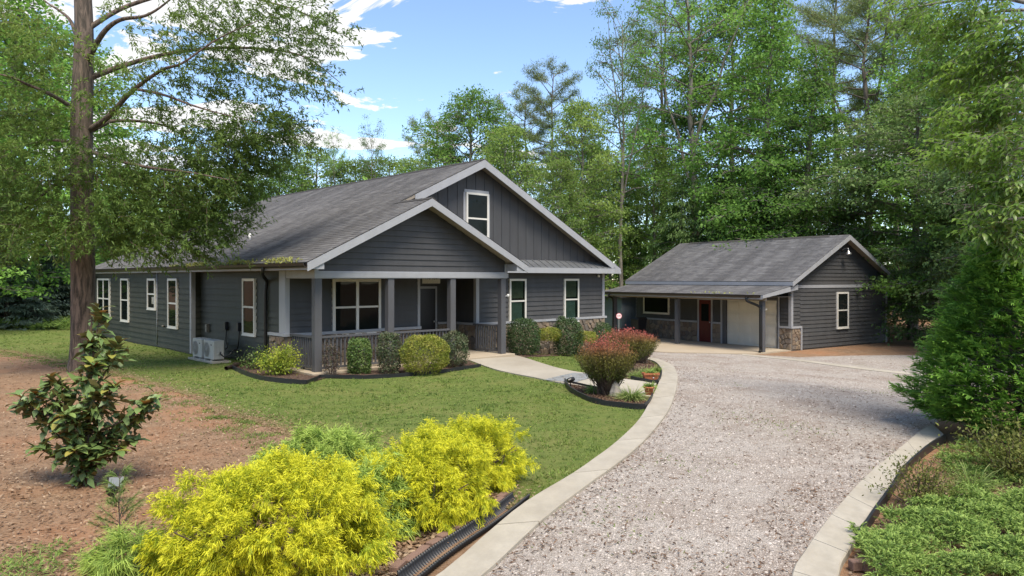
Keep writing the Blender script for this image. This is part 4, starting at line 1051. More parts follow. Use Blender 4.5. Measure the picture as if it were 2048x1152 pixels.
M['rock'] = concrete_mat('grey_boulder', (0.30, 0.27, 0.23), (0.14, 0.12, 0.09), .7)
rock(1232, 795, (.13, .09, .19), 'upright grey-tan rock beside the variegated liriope', .12)
rock(90, 652, (.35, .2, .12), 'flat grey rock edging the far juniper bed, left one'); rock(122, 653, (.3, .2, .12), 'flat grey rock edging the far juniper bed, nearer the oak')
def spot(px, py, h, rz, label, solar):
    q = G(px, py); r = empty('garden_spotlight', (q[0], q[1], float(hgt(*q))), rz, label, 'garden light')
    tube('stake', [(0, 0, -.1), (0, 0, h * .55)], .012, M['black'], r, 8)
    lathe('bracket', [(0, 0), (.03, 0), (.035, .05), (0, .06)], M['black'], r, 10, (0, 0, h * .45))
    V, F = tube_arr([(-.02, -.06, h * .55), (0, .0, h * .62), (.02, .09, h * .70)], [.055, .06, .045], 14); k = len(V)
    mesh_obj('lamp_head', V, [tuple(f) for f in F] + [tuple(range(14)), tuple(range(28, 42))], M['black'], r)
    if solar:
        o = box('solar_panel', (-.075, -.006, -.06), (.075, .012, .06), M['black'], r); o.location = (0.02, 0, h * .95); o.rotation_euler = (R(-38), 0, 0)
        o2 = box('solar_cell', (-.068, -.010, -.054), (.068, -.0065, .054), M['solar'], r); o2.location = (0.02, 0, h * .95); o2.rotation_euler = (R(-38), 0, 0)
M['solar'] = plain('solar_cell_glare', (0.10, 0.12, 0.14), .5, .0)
spot(228, 1005, .24, .3, 'black solar garden spotlight on bark near the magnolia', True)
spot(1141, 776, .30, -.9, 'black garden spotlight at the tip of the lower barberry bed', False)

# ================================================================== vegetation
def norm(a): return a / (np.linalg.norm(a, axis=-1, keepdims=True) + 1e-9)
def runit(n): return norm(rng.normal(size=(n, 3)))
Z3 = np.array([0, 0, 1.0])
def leaf_quads(P, D, U, L, Wd, droop=0.15, mid=0.45):
    """one kite-shaped leaf per point: base P, direction D, upper side U"""
    n = len(P); D = norm(D); S = norm(np.cross(D, U)); N = np.cross(S, D)
    L = np.broadcast_to(L, (n,))[:, None]; Wd = np.broadcast_to(Wd, (n,))[:, None]
    m = P + D * L * mid + N * L * 0.06
    tip = P + D * L - N * L * droop
    V = np.stack([P, m + S * Wd / 2, tip, m - S * Wd / 2], 1).reshape(-1, 3)
    F = np.arange(n * 4).reshape(-1, 4)
    return V, F
def ribbons(P, D, U, L, Wd, nseg=3, droop=0.5, taper=0.8):
    """narrow arching blades; returns V, F and the 0..1 position along each blade"""
    n = len(P); D = norm(D); S = norm(np.cross(D, U + 1e-3)); L = np.broadcast_to(L, (n,)); Wd = np.broadcast_to(Wd, (n,)); droop = np.broadcast_to(droop, (n,))
    s = np.linspace(0, 1, nseg + 1)
    C = P[:, None] + D[:, None] * (L[:, None] * s[None])[..., None]
    C[..., 2] -= (droop * L)[:, None] * (s ** 2)[None]
    w = (Wd[:, None] / 2 * np.clip(1 - s, 0.06, 1)[None] ** taper)[..., None]
    V = np.stack([C - S[:, None] * w, C + S[:, None] * w], 2).reshape(n, -1, 3)
    k = np.arange(nseg); f = np.stack([2 * k, 2 * k + 1, 2 * k + 3, 2 * k + 2], 1)
    F = (np.arange(n)[:, None, None] * (2 * (nseg + 1)) + f[None]).reshape(-1, 4)
    t = np.broadcast_to(np.repeat(s, 2)[None], (n, 2 * (nseg + 1)))
    return V.reshape(-1, 3), F, t.ravel()
def curve(p0, d, L, n, bend=(0, 0, 0), wob=0.05):
    s = np.linspace(0, 1, n)[:, None]; d = np.array(d, float); d /= np.linalg.norm(d)
    P = np.array(p0)[None] + d[None] * L * s + np.array(bend)[None] * L * s ** 2
    P[1:] += rng.normal(size=(n - 1, 3)) * wob * L * np.linspace(.3, 1, n - 1)[:, None]
    return P
# leaf and bark materials
M['bark_oak'] = bark('oak_bark', (0.045, 0.030, 0.023), (0.205, 0.145, 0.112), 12)
M['bark_pine'] = bark('pine_bark', (0.075, 0.060, 0.050), (0.21, 0.17, 0.14), 5)
M['bark_grey'] = bark('grey_bark', (0.10, 0.09, 0.075), (0.26, 0.23, 0.19), 6)
M['twig'] = bark('twig_bark', (0.09, 0.06, 0.045), (0.20, 0.15, 0.11), 14)
M['oak'] = leafmat('willow_oak_leaf', (0.080, 0.143, 0.034), (0.181, 0.275, 0.062), (0.304, 0.409, 0.077), nscale=0.55, transl=0.45)
M['broad'] = leafmat('broad_leaf', (0.111, 0.237, 0.047), (0.221, 0.401, 0.079), (0.305, 0.483, 0.095), nscale=.35, transl=0.48, objvar=.28)
M['lime'] = leafmat('light_green_leaf', (0.158, 0.269, 0.060), (0.284, 0.404, 0.098), (0.374, 0.478, 0.120), nscale=.4, transl=0.5, objvar=.18)
M['darkleaf'] = leafmat('dark_leaf', (0.072, 0.141, 0.045), (0.172, 0.268, 0.083), (0.262, 0.340, 0.095), nscale=.5, transl=0.4, objvar=.12)
M['pine'] = leafmat('pine_needle', (0.106, 0.173, 0.060), (0.221, 0.290, 0.103), (0.283, 0.299, 0.125), nscale=.5, transl=0.35, objvar=.2)
M['hemlock'] = leafmat('feathery_conifer', (0.091, 0.188, 0.062), (0.201, 0.319, 0.095), (0.275, 0.394, 0.121), nscale=.5, transl=0.4, objvar=.22)
M['bluecedar'] = leafmat('blue_green_cedar', (0.101, 0.155, 0.115), (0.203, 0.270, 0.203), (0.081, 0.121, 0.068), nscale=.9, transl=.15)
M['leyland'] = leafmat('leyland_spray', (0.093, 0.224, 0.040), (0.198, 0.375, 0.064), None, tip=(0.350, 0.632, 0.090), transl=0.35)
M['overhang'] = leafmat('hickory_leaf', (0.102, 0.204, 0.032), (0.196, 0.335, 0.054), (0.261, 0.408, 0.061), nscale=1.1, transl=0.45, rough=.4, spec=.4)
M['gold'] = leafmat('gold_thread_cypress', (0.367, 0.408, 0.020), (0.571, 0.567, 0.030), (0.275, 0.360, 0.022), tip=(0.877, 0.848, 0.050), base=(0.204, 0.297, 0.025), nscale=2.2, transl=.25)
M['juniper'] = leafmat('juniper_spray', (0.154, 0.273, 0.048), (0.273, 0.399, 0.076), None, tip=(0.471, 0.599, 0.123), base=(0.090, 0.145, 0.028), transl=.2)
M['cover'] = leafmat('creeping_juniper', (0.164, 0.283, 0.057), (0.287, 0.409, 0.094), None, tip=(0.444, 0.582, 0.143), base=(0.083, 0.142, 0.036), transl=.2)
M['hollygreen'] = leafmat('dark_holly_leaf', (0.027, 0.058, 0.020), (0.063, 0.112, 0.038), (0.090, 0.136, 0.051), nscale=5, transl=.15, rough=.5, spec=.25)
M['boxgreen'] = leafmat('bright_clipped_leaf', (0.069, 0.138, 0.035), (0.131, 0.219, 0.056), (0.188, 0.250, 0.075), nscale=6, transl=.25, rough=.4)
M['abelia'] = leafmat('yellow_green_abelia', (0.150, 0.200, 0.030), (0.290, 0.330, 0.050), (0.40, 0.37, 0.09), nscale=4, transl=.3)
M['nandina'] = leafmat('lime_nandina', (0.160, 0.250, 0.030), (0.330, 0.420, 0.050), (0.50, 0.52, 0.07), nscale=4, transl=.35)
M['loropetalum'] = leafmat('purple_leaf', (0.075, 0.050, 0.050), (0.163, 0.112, 0.094), (0.069, 0.094, 0.050), nscale=7, transl=.2)
M['plumtip'] = leafmat('plum_tipped_leaf', (0.048, 0.097, 0.036), (0.104, 0.143, 0.068), (0.180, 0.155, 0.099), nscale=6, transl=.2)
M['barberry'] = leafmat('barberry_leaf', (0.135, 0.117, 0.026), (0.236, 0.195, 0.043), None, tip=(0.54, 0.140, 0.125), base=(0.074, 0.111, 0.024), transl=.3)
M['liriope'] = leafmat('liriope_blade', (0.111, 0.182, 0.039), (0.260, 0.351, 0.091), None, tip=(0.585, 0.611, 0.260), transl=.3)
M['scrub'] = leafmat('olive_scrub', (0.110, 0.130, 0.030), (0.220, 0.240, 0.055), (0.09, 0.11, 0.03), nscale=4, transl=.3)
def grass_mat():
    m = leafmat('grass_blade', (0.055, 0.110, 0.018), (0.275, 0.395, 0.085), None, tip=(0.25, 0.30, 0.075), transl=.3)
    nt = m.node_tree; p = wpos(nt); b = nt.nodes['Principled BSDF']; src = b.inputs['Base Color'].links[0].from_socket
    c = mixc(nt, ramp(nt, noise(nt, .55, 4, .6, p, .6), .44, .66, (0, 0, 0), (.8, .8, .8)), src, (0.25, 0.32, 0.075))
    c = mixc(nt, ramp(nt, noise(nt, 2.6, 5, .7, p), .48, .62, (0, 0, 0), (.8, .8, .8)), c, (0.060, 0.125, 0.024))
    c = mixc(nt, ramp(nt, noise(nt, 9.0, 4, .75, p), .52, .64, (0, 0, 0), (.6, .6, .6)), c, (0.32, 0.26, 0.13))
    nt.links.new(c, b.inputs['Base Color'])
    for n in nt.nodes:
        if n.type == 'BSDF_TRANSLUCENT': nt.links.new(c, n.inputs['Color'])
    return m
M['grass'] = grass_mat()

# ---------------------------------------------------------------- generic forest tree
def gen_tree(h, tr, cb, cr, prof, nprim, elev, nsec, per, lL, lW, spread, style, bend=0.0, top=1.0, sec_len=.42, droop=.15, fork=0):
    wood, leaf = Acc(), Acc()
    n = 9; tz = np.linspace(0, h * top, n); tp = np.stack([np.cumsum(rng.normal(0, h * .006, n)), np.cumsum(rng.normal(0, h * .006, n)), tz], 1); tp[0, :2] = 0
    wood.add(*tube_arr(tp, tr * np.linspace(1.15, .14, n) ** .9, 8))
    C, O = [], []
    for f in range(fork):
        a = rng.uniform(0, 6.28); b = curve(tp[3 + f % 3], (math.cos(a) * .3, math.sin(a) * .3, 1), h * .5, 6, (0, 0, 0), .02); wood.add(*tube_arr(b, np.linspace(tr * .5, tr * .1, 6), 6))
    for i in range(nprim):
        t = (i + rng.uniform(0, 1)) / nprim; z = cb + (h * .985 - cb) * t ** .92; a = i * 2.399 + rng.uniform(-.5, .5)
        L = cr * prof(t) * rng.uniform(.65, 1.18)
        if L < .25: L = .25
        st = np.array([np.interp(z, tz, tp[:, 0]), np.interp(z, tz, tp[:, 1]), z]); e = elev[0] + (elev[1] - elev[0]) * t + rng.uniform(-.12, .12)
        d = np.array([math.cos(a) * math.cos(e), math.sin(a) * math.cos(e), math.sin(e)])
        b = curve(st, d, L, 5, (0, 0, bend), .035); wood.add(*tube_arr(b, np.linspace(max(.02, tr * .26 * L / cr), .012, 5), 5))
        k = max(2, int(nsec * (L / cr) + 1))
        for j in range(k):
            s = rng.uniform(.28, 1.0); q = np.array([np.interp(s * 4, range(5), b[:, c]) for c in range(3)])
            az = a + rng.choice([-1, 1]) * rng.uniform(.3, 1.15); d2 = np.array([math.cos(az), math.sin(az), rng.uniform(-.15, .35) + (bend * .6)])
            L2 = (sec_len * L * (1.25 - s) + .25) * rng.uniform(.7, 1.2); b2 = curve(q, d2, L2, 4, (0, 0, bend), .05)
            wood.add(*tube_arr(b2, np.linspace(.03, .008, 4), 4))
            m = max(2, int(L2 / (spread * .75)))
            for s2 in np.linspace(.25, 1, m):
                C.append([np.interp(s2 * 3, range(4), b2[:, c]) for c in range(3)]); O.append(d2)
        C.append(b[-1]); O.append(d)
    C = np.array(C); O = norm(np.array(O)); k = len(C) * per
    Cc = np.repeat(C, per, 0); Oo = np.repeat(O, per, 0)
    if style == 'broad':
        P = Cc + rng.normal(size=(k, 3)) * spread * np.array([.55, .55, .26]); D = Oo * .6 + rng.normal(size=(k, 3)) * .75 + np.array([0, 0, -.25]); U = Z3 + rng.normal(size=(k, 3)) * .45
    elif style == 'pine':
        P = Cc + rng.normal(size=(k, 3)) * spread * np.array([.4, .4, .3]); D = rng.normal(size=(k, 3)) + np.array([0, 0, .45]); U = runit(k)
    else:  # feathery, drooping
        P = Cc + rng.normal(size=(k, 3)) * spread * np.array([.55, .55, .16]); D = Oo * .9 + rng.normal(size=(k, 3)) * .38 + np.array([0, 0, -.42]); U = Z3 + rng.normal(size=(k, 3)) * .35
    leaf.add(*leaf_quads(P, D, U, lL * rng.uniform(.65, 1.25, k), lW * rng.uniform(.7, 1.25, k), droop))
    return wood, leaf
oval = lambda t: math.sin(math.pi * min(1, .18 + .80 * t)) ** .75
cone = lambda t: max(.08, 1 - t) ** .85
umbr = lambda t: .55 + .45 * math.sin(math.pi * min(1, .15 + .8 * t))
tall = lambda t: (.75 + .35 * math.sin(5.5 * t)) * (1 - .65 * t ** 2)
KIND = {}
def kind(name, leafm, barkm, **kw):
    w, l = gen_tree(**kw); KIND[name] = (w.mesh('trunk', M[barkm], True), l.mesh('crown', M[leafm]), kw['h'])
kind('maple', 'broad', 'bark_grey', h=16, tr=.22, cb=3.0, cr=4.4, prof=oval, nprim=60, elev=(.05, .95), nsec=13, per=17, lL=.20, lW=.12, spread=.62, style='broad', bend=-.05)
kind('maple2', 'broad', 'bark_grey', h=17, tr=.22, cb=2.2, cr=3.7, prof=tall, nprim=74, elev=(-.05, .8), nsec=11, per=17, lL=.20, lW=.115, spread=.60, style='broad', bend=-.10)
kind('limetree', 'lime', 'bark_grey', h=13, tr=.16, cb=1.2, cr=3.4, prof=oval, nprim=56, elev=(.0, .9), nsec=11, per=16, lL=.19, lW=.11, spread=.58, style='broad', bend=-.04)
kind('sparse', 'broad', 'bark_grey', h=18, tr=.20, cb=6.5, cr=4.6, prof=umbr, nprim=30, elev=(.15, .85), nsec=7, per=14, lL=.18, lW=.10, spread=.55, style='broad', bend=.02, fork=2)
kind('pine', 'pine', 'bark_pine', h=20, tr=.20, cb=8.5, cr=3.4, prof=umbr, nprim=30, elev=(-.05, .7), nsec=7, per=40, lL=.34, lW=.035, spread=.42, style='pine', bend=.08)
kind('pine2', 'pine', 'bark_pine', h=21, tr=.22, cb=11.5, cr=3.8, prof=umbr, nprim=24, elev=(.05, .9), nsec=7, per=42, lL=.36, lW=.036, spread=.48, style='pine', bend=.10, fork=2)
kind('hemlock', 'hemlock', 'bark_grey', h=12, tr=.17, cb=.8, cr=3.6, prof=cone, nprim=78, elev=(-.05, .35), nsec=9, per=13, lL=.42, lW=.085, spread=.55, style='feather', bend=-.22)
kind('darktree', 'darkleaf', 'bark_grey', h=12, tr=.22, cb=.6, cr=5.0, prof=oval, nprim=78, elev=(-.15, .85), nsec=14, per=17, lL=.18, lW=.10, spread=.55, style='broad', bend=-.16)
kind('bluecedar', 'bluecedar', 'bark_pine', h=5.0, tr=.10, cb=.15, cr=2.3, prof=cone, nprim=70, elev=(.05, .6), nsec=10, per=16, lL=.24, lW=.055, spread=.30, style='feather', bend=-.05)
def tree(px, top, Y, k, name, label, wd=1.0, rz=None, group='trees of the wood behind the buildings', cat='tree'):
    p = W(px, HORIZON, Y); zb = float(hgt(p[0], p[1])) - .1
    H = CAM_H + (HORIZON - top) / FPX * Y - zb; tm, lm, h = KIND[k]; s = H / h
    r = empty(name, (p[0], p[1], zb), rng.uniform(0, 6.28) if rz is None else rz, label, cat, group); r.scale = (s * wd, s * wd, s)
    link(bpy.data.objects.new('trunk', tm), r); link(bpy.data.objects.new('crown', lm), r); return r
TREES = [
 (1400, -25, 47, 'sparse', 'tall thin-crowned tree whose dark trunk shows against the sky behind the garage', 1.15),
 (1240, 38, 45, 'sparse', 'slender pale-trunked tree rising highest between the house and garage', .62),
 (1165, 212, 43, 'limetree', 'bright yellow-green tree just right of the main gable peak', .85),
 (1105, 150, 60, 'pine', 'dark pine behind the bright tree right of the main gable', 1.0),
 (1055, 205, 64, 'pine', 'dark pine at the left edge of the taller woods', 1.05),
 (945, 190, 60, 'maple', 'broad green tree rising alone behind the house ridge', 1.0),
 (880, 245, 66, 'pine', 'dark pine on the left flank of the broad tree behind the ridge', 1.0),
 (1010, 258, 50, 'limetree', 'soft light-green tree directly behind the main gable peak', 1.0),
 (1530, -60, 43, 'maple2', 'very tall dense green tree above the middle of the garage roof', .88),
 (1470, -20, 52, 'maple', 'tall green tree between the sky gap and the dense tree above the garage', .8),
 (1612, 92, 40, 'maple2', 'green tree with tiered boughs above the garage ridge', 1.1),
 (1738, -40, 52, 'pine2', 'tall forked pine seen against the sky above the garage gable', 1.1),
 (1665, -30, 60, 'pine', 'tall pine in the sky gap above the garage ridge', 1.0),
 (1825, 190, 37, 'darktree', 'dense dark tree with drooping boughs behind the garage gable', 1.05),
 (1700, 430, 41.5, 'darktree', 'low dark tree just behind the garage ridge end', .8),
 (1545, 285, 42, 'hemlock', 'feathery dark conifer behind the middle of the garage roof', 1.0),
 (1450, 335, 44, 'hemlock', 'feathery conifer behind the left half of the garage roof', 1.05),
 (1650, 320, 43, 'hemlock', 'feathery conifer behind the right half of the garage roof', 1.0),
 (1960, 30, 33, 'maple2', 'tall green tree behind the clipped-looking cypress at right', 1.2),
 (2075, 120, 28, 'darktree', 'dark tree at the right edge of the picture', .9),
 (1910, 420, 33, 'darktree', 'low dark tree between garage and the right-hand cypress', .9),
 (1305, 300, 48, 'limetree', 'pale understory tree left of the tall thin-crowned trunk', .9),
 (1365, 345, 44, 'hemlock', 'pale feathery conifer above the garage roof left end', .9),
 (1222, 335, 49, 'limetree', 'low light-green tree directly between house and garage', .8),
 (1115, 325, 40, 'limetree', 'lush green tree touching the right slope of the main gable', .85),
 (1272, 450, 49, 'hemlock', 'small feathery conifer at the garage roof left corner', .9),
 (1325, 25, 58, 'pine2', 'tall brownish pine left of the thin-crowned tree', 1.0),
 (1870, 60, 48, 'maple', 'tall tree behind the dense dark tree at right', .9),
 (1790, 20, 55, 'pine', 'pine right of the forked pine above the garage gable', 1.0),
 (1185, 290, 56, 'maple', 'rounded green tree in the gap right of the main gable', .9),
 (1290, 235, 58, 'maple', 'green tree behind the slender pale trunk between house and garage', .75),
 (1400, 300, 50, 'maple2', 'green tree low behind the garage roof left half', .9),
 (560, 325, 78, 'maple', 'distant green tree behind the left end of the house ridge', 1.2),
 (625, 308, 80, 'limetree', 'distant light-green tree left of two spindly saplings', 1.3),
 (700, 325, 78, 'limetree', 'distant light-green tree between two spindly saplings', 1.35),
 (770, 322, 80, 'limetree', 'distant yellow-green tree right of the spindly saplings', 1.3),
 (830, 322, 76, 'limetree', 'distant lime-green tree left of the broad ridge tree', 1.1),
 (672, 285, 76, 'sparse', 'spindly sapling poking above the far treeline, left one', .45),
 (745, 272, 76, 'sparse', 'spindly sapling poking above the far treeline, right one', .5),
 (470, 345, 74, 'maple', 'distant tree half hidden by the oak boughs near the roof end', 1.2),
 (380, 375, 72, 'maple', 'distant tree seen under the oak boughs above the roof', 1.2),
 (270, 340, 66, 'maple', 'distant tree behind the oak, right of its trunk', 1.2),
 (25, -60, 40, 'maple2', 'tall tree at the left edge behind the oak', 1.3),
 (120, 60, 48, 'maple', 'green tree directly behind the oak trunk', 1.1),
 (-90, 20, 34, 'maple2', 'tall tree just outside the left edge', 1.3),
 (-30, 300, 44, 'hemlock', 'dark conifer low at the left edge behind the oak', 1.2),
 (185, 400, 58, 'darktree', 'dark tree between oak trunk and the far end of the house', 1.0),
]
for px, top, Y, k, lab, wd in TREES:
    nm = {'pine': 'pine_tree', 'pine2': 'pine_tree', 'hemlock': 'conifer_tree', 'limetree': 'deciduous_tree', 'maple': 'deciduous_tree', 'maple2': 'deciduous_tree', 'sparse': 'deciduous_tree', 'darktree': 'deciduous_tree'}[k]
    tree(px, top, Y, k, nm, lab, wd)
for px, top, Y, lab in ((10, 520, 37, 'blue-green spreading cedar at the far left behind the lawn'), (95, 512, 40, 'blue-green spreading cedar left of the oak trunk'), (165, 530, 41, 'blue-green cedar behind the oak trunk'), (-70, 500, 38, 'blue-green cedar cut by the left edge')):
    tree(px, top, Y, 'bluecedar', 'cedar_tree', lab, 1.35, None, 'blue-green cedars at the back of the lawn', 'cedar')

# far woods closing the view under the crowns
def woodland():
    n = 42000; x = rng.uniform(-75, 75, n); y = 70 + rng.uniform(0, 16, n) + 4 * np.sin(x * .23)
    top = 7.5 + 2.2 * np.sin(x * .31) + 1.8 * np.sin(x * .83 + 1) + 1.2 * np.sin(x * 2.1) + 2.5 * sstep((x - 2) / 8); z = rng.uniform(0, 1, n) ** .8 * top
    x2 = rng.uniform(-45, 45, 16000); y2 = 50 + rng.uniform(0, 9, 16000) + 2 * np.sin(x2 * .4); z2 = rng.uniform(0, 1, 16000) * (3.2 + 1.2 * np.sin(x2 * .9) + .8 * np.sin(x2 * 2.3))
    ok = (x2 < -28) | (x2 > 9)
    P = np.concatenate([np.stack([x, y, z + .2], 1), np.stack([x2, y2, z2 + .2], 1)[ok]]); k = len(P)
    D = rng.normal(size=(k, 3)) + np.array([0, -.3, -.3]); U = Z3 + rng.normal(size=(k, 3)) * .5
    V, F = leaf_quads(P, D, U, rng.uniform(.4, .9, k), rng.uniform(.25, .55, k))
    return tag(np_obj('woodland', V, F, M['broad']), 'dense green woodland closing the view behind house and garage', 'woodland', kind='stuff')
woodland()
def woods_behind():  # out of view; added to darken window reflections and block low sky light
    n = 26000; a = rng.uniform(R(100), R(440 - 180), n); rad = rng.uniform(24, 34, n); x = rad * np.sin(a); y = rad * np.cos(a); z = rng.uniform(0, 1, n) * (10 + 2.5 * np.sin(a * 9) + 1.5 * np.sin(a * 23))
    P = np.stack([x, y, z], 1); D = rng.normal(size=(n, 3)) + np.array([0, 0, -.3]); V, F = leaf_quads(P, D, Z3 + rng.normal(size=(n, 3)) * .6, rng.uniform(.5, 1.0, n), rng.uniform(.3, .6, n))
    return tag(np_obj('woodland', V, F, M['broad']), 'unseen woods added behind the viewpoint to darken reflections and low sky light', 'woodland', kind='stuff')
woods_behind()

# ---------------------------------------------------------------- the big willow oak in front of the left wall
def to_obj(acc, off): acc.V = [v - np.array(off, np.float32) for v in acc.V]
OY = 20.0; ob = W(165, 741, OY); oak = empty('oak_tree', (ob[0], ob[1], 0), 0, 'large willow oak with rough straight trunk and wide boughs at left', 'oak tree')
wood, leaf = Acc(), Acc()
tz = np.linspace(-.2, 13, 26); tp = np.stack([ob[0] + .03 * np.sin(tz * .9), ob[1] + .03 * np.cos(tz * 1.3), tz], 1)
tr_ = np.interp(tz, [-.2, .4, 1.5, 4, 8, 13], [.44, .335, .30, .29, .26, .16])
Vt, Ft = tube_arr(tp, tr_, 22); ang = np.arctan2(Vt[:, 1] - ob[1], Vt[:, 0] - ob[0]); rad = 1 + .035 * np.sin(ang * 11 + Vt[:, 2] * 1.3) + .02 * np.sin(ang * 23 - Vt[:, 2] * 2.1)
Vt[:, 0] = ob[0] + (Vt[:, 0] - ob[0]) * rad; Vt[:, 1] = ob[1] + (Vt[:, 1] - ob[1]) * rad
wood.add(Vt, Ft)
LIMBS = [([(172,128),(204,69),(240,40),(292,31),(339,0),(400,-60)], (20,19.5,19.2,19,18.8,18.5), .10),
 ([(175,262),(215,235),(255,191),(288,164),(328,138),(365,126),(437,77),(520,40)], (20,19.6,19.3,19,18.6,18.3,18,17.6), .10),
 ([(277,179),(328,190),(383,210),(437,226),(520,245)], (19.1,18.9,18.6,18.3,18), .05),
 ([(170,268),(208,248),(226,242),(277,242),(328,251),(365,270),(450,300)], (20,20.3,20.5,20.8,21,21.2,21.4), .09),
 ([(160,225),(109,193),(55,169),(18,153),(-50,140)], (20,19.2,18.5,18,17.6), .08),
 ([(160,95),(142,44),(120,22),(88,0),(60,-40)], (20,20.2,20.4,20.6,20.8), .07),
 ([(172,300),(230,320),(300,335),(380,345),(460,360)], (20,19.2,18.5,18,17.6), .07),
 ([(160,290),(110,280),(50,290),(-20,310)], (20,20.6,21.2,21.6), .07),
 ([(170,160),(250,130),(350,105),(470,95),(600,110),(680,165)], (20,20.3,20.6,20.8,20.8,20.6), .10),
 ([(172,60),(260,10),(400,-20),(560,10),(650,45)], (20,20.4,20.8,21,21), .09),
 ([(172,330),(220,380),(280,420),(350,450),(430,470)], (20,20.5,20.8,21,21), .06),
 ([(158,340),(110,370),(60,410),(10,440)], (20,19.4,19,18.6), .06),
 ([(150,362),(120,361),(75,363)], (20,19.8,19.7), .03), ([(150,338),(125,340),(100,341)], (20,19.7,19.5), .025)]
for pts, ys, r in LIMBS:
    P = np.array(smooth_line([W(px, py, y) for (px, py), y in zip(pts, ys)], 5)); wood.add(*tube_arr(P, np.linspace(r * .85, .008, len(P)), 7))
PADS = [(420,35,115,42,1.0),(545,25,110,40,.9),(640,45,60,24,.7),(500,100,95,42,.95),(605,110,80,42,.8),(565,165,110,30,.9),(655,185,48,13,.5),(400,110,85,40,.9),(310,60,60,40,.5),(250,30,50,30,.4),
 (330,150,75,45,.6),(425,170,95,38,.9),(290,215,60,32,.6),(480,250,120,40,1.0),(560,255,60,30,.8),(600,295,40,18,.5),(400,290,120,48,1.0),(500,305,80,38,.9),(225,140,40,30,.4),
 (280,345,110,58,1.1),(400,370,105,55,1.1),(470,350,60,48,.9),(260,430,90,55,1.1),(355,450,105,45,1.1),(440,425,60,48,.9),(225,480,65,36,1.0),(320,500,85,22,.9),(410,495,60,22,.6),
 (60,165,75,26,.8),(55,240,75,50,1.0),(80,335,85,58,1.1),(45,420,70,60,1.1),(105,470,50,40,.9),(30,60,60,60,.7),(100,95,50,50,.6),(20,500,45,40,.8),(205,205,55,22,.7),(185,300,48,26,.5),(120,420,40,40,.7)]
for px, py, rx, ry, dens in PADS:
    nt_ = int(dens * (.62 if px > 240 and py < 215 else 1.0) * rx * ry * 3.14 / 84); near = px < 230
    Yc = (19.0 if near else 19.6) + rng.uniform(-.4, .4); q = runit(nt_) * rng.uniform(0, 1, (nt_, 1)) ** .42
    P = np.stack([(px + q[:, 0] * rx - CX) / FPX * Yc, Yc + q[:, 1] * 1.5, CAM_H - (py + q[:, 2] * ry - HORIZON) / FPX * Yc], 1)
    out = norm(P - np.array([ob[0], ob[1], 0]) * np.array([1, 1, 0]) - P * np.array([0, 0, 1])) 
    d = norm(out * .9 + rng.normal(size=(nt_, 3)) * .5 + np.array([0, 0, -.22])); L = rng.uniform(.35, .75, nt_)
    for i in range(nt_):
        tw = np.stack([P[i], P[i] + d[i] * L[i] * .5, P[i] + d[i] * L[i] + np.array([0, 0, -.12 * L[i]])])
        if i % 3 == 0: wood.add(*tube_arr(tw, [.008, .006, .003], 3))
    k = 20; s = rng.uniform(.05, 1, (nt_, k, 1)); B = P[:, None] + d[:, None] * L[:, None, None] * s + np.array([0, 0, -.12]) * (L[:, None, None] * s ** 2) + rng.normal(size=(nt_, k, 3)) * .02
    D = d[:, None] * .8 + rng.normal(size=(nt_, k, 3)) * .75 + np.array([0, 0, -.25]); U = Z3 + rng.normal(size=(nt_ * k, 3)) * .6
    leaf.add(*leaf_quads(B.reshape(-1, 3), D.reshape(-1, 3), U, rng.uniform(.10, .17, nt_ * k), rng.uniform(.028, .044, nt_ * k), .1))
to_obj(wood, (ob[0], ob[1], 0)); to_obj(leaf, (ob[0], ob[1], 0))
wood.obj('trunk', M['bark_oak'], oak, True); leaf.obj('crown', M['oak'], oak)

# yellowed oak leaves lying along the gutter
k = 900; v = rng.uniform(.0, 9.0, k) ** 1.0; P = np.array([hw(EU - .06 + rng.uniform(-.07, .12), a, EZ + rng.uniform(-.02, .09) * (1.2 - a / 12)) for a in v])
keep = np.sin(v * 2.1) + np.sin(v * 5.3) * .6 + rng.normal(0, .6, k) > -.3
V, F = leaf_quads(P[keep], runit(keep.sum()) + np.array([0, 0, .5]), runit(keep.sum()), .11, .035)
M['litterleaf'] = leafmat('fallen_oak_leaf', (0.28, 0.31, 0.07), (0.42, 0.42, 0.12), transl=.3)
tag(np_obj('fallen_leaves', V, F, M['litterleaf']), 'yellow-green fallen leaves lying along the house gutter', 'leaves', kind='stuff')
k = 34; P = np.array([gwld(LE - .05 + rng.uniform(-.05, .25) ** 1, a, LEZ + .05) for a in rng.uniform(0, 3.6, k)])
V, F = leaf_quads(P, runit(k) + np.array([0, 0, .4]), runit(k), .12, .04)
tag(np_obj('fallen_leaves', V, F, M['litterleaf']), 'a few pale leaves lying on the garage porch gutter', 'leaves', kind='stuff')

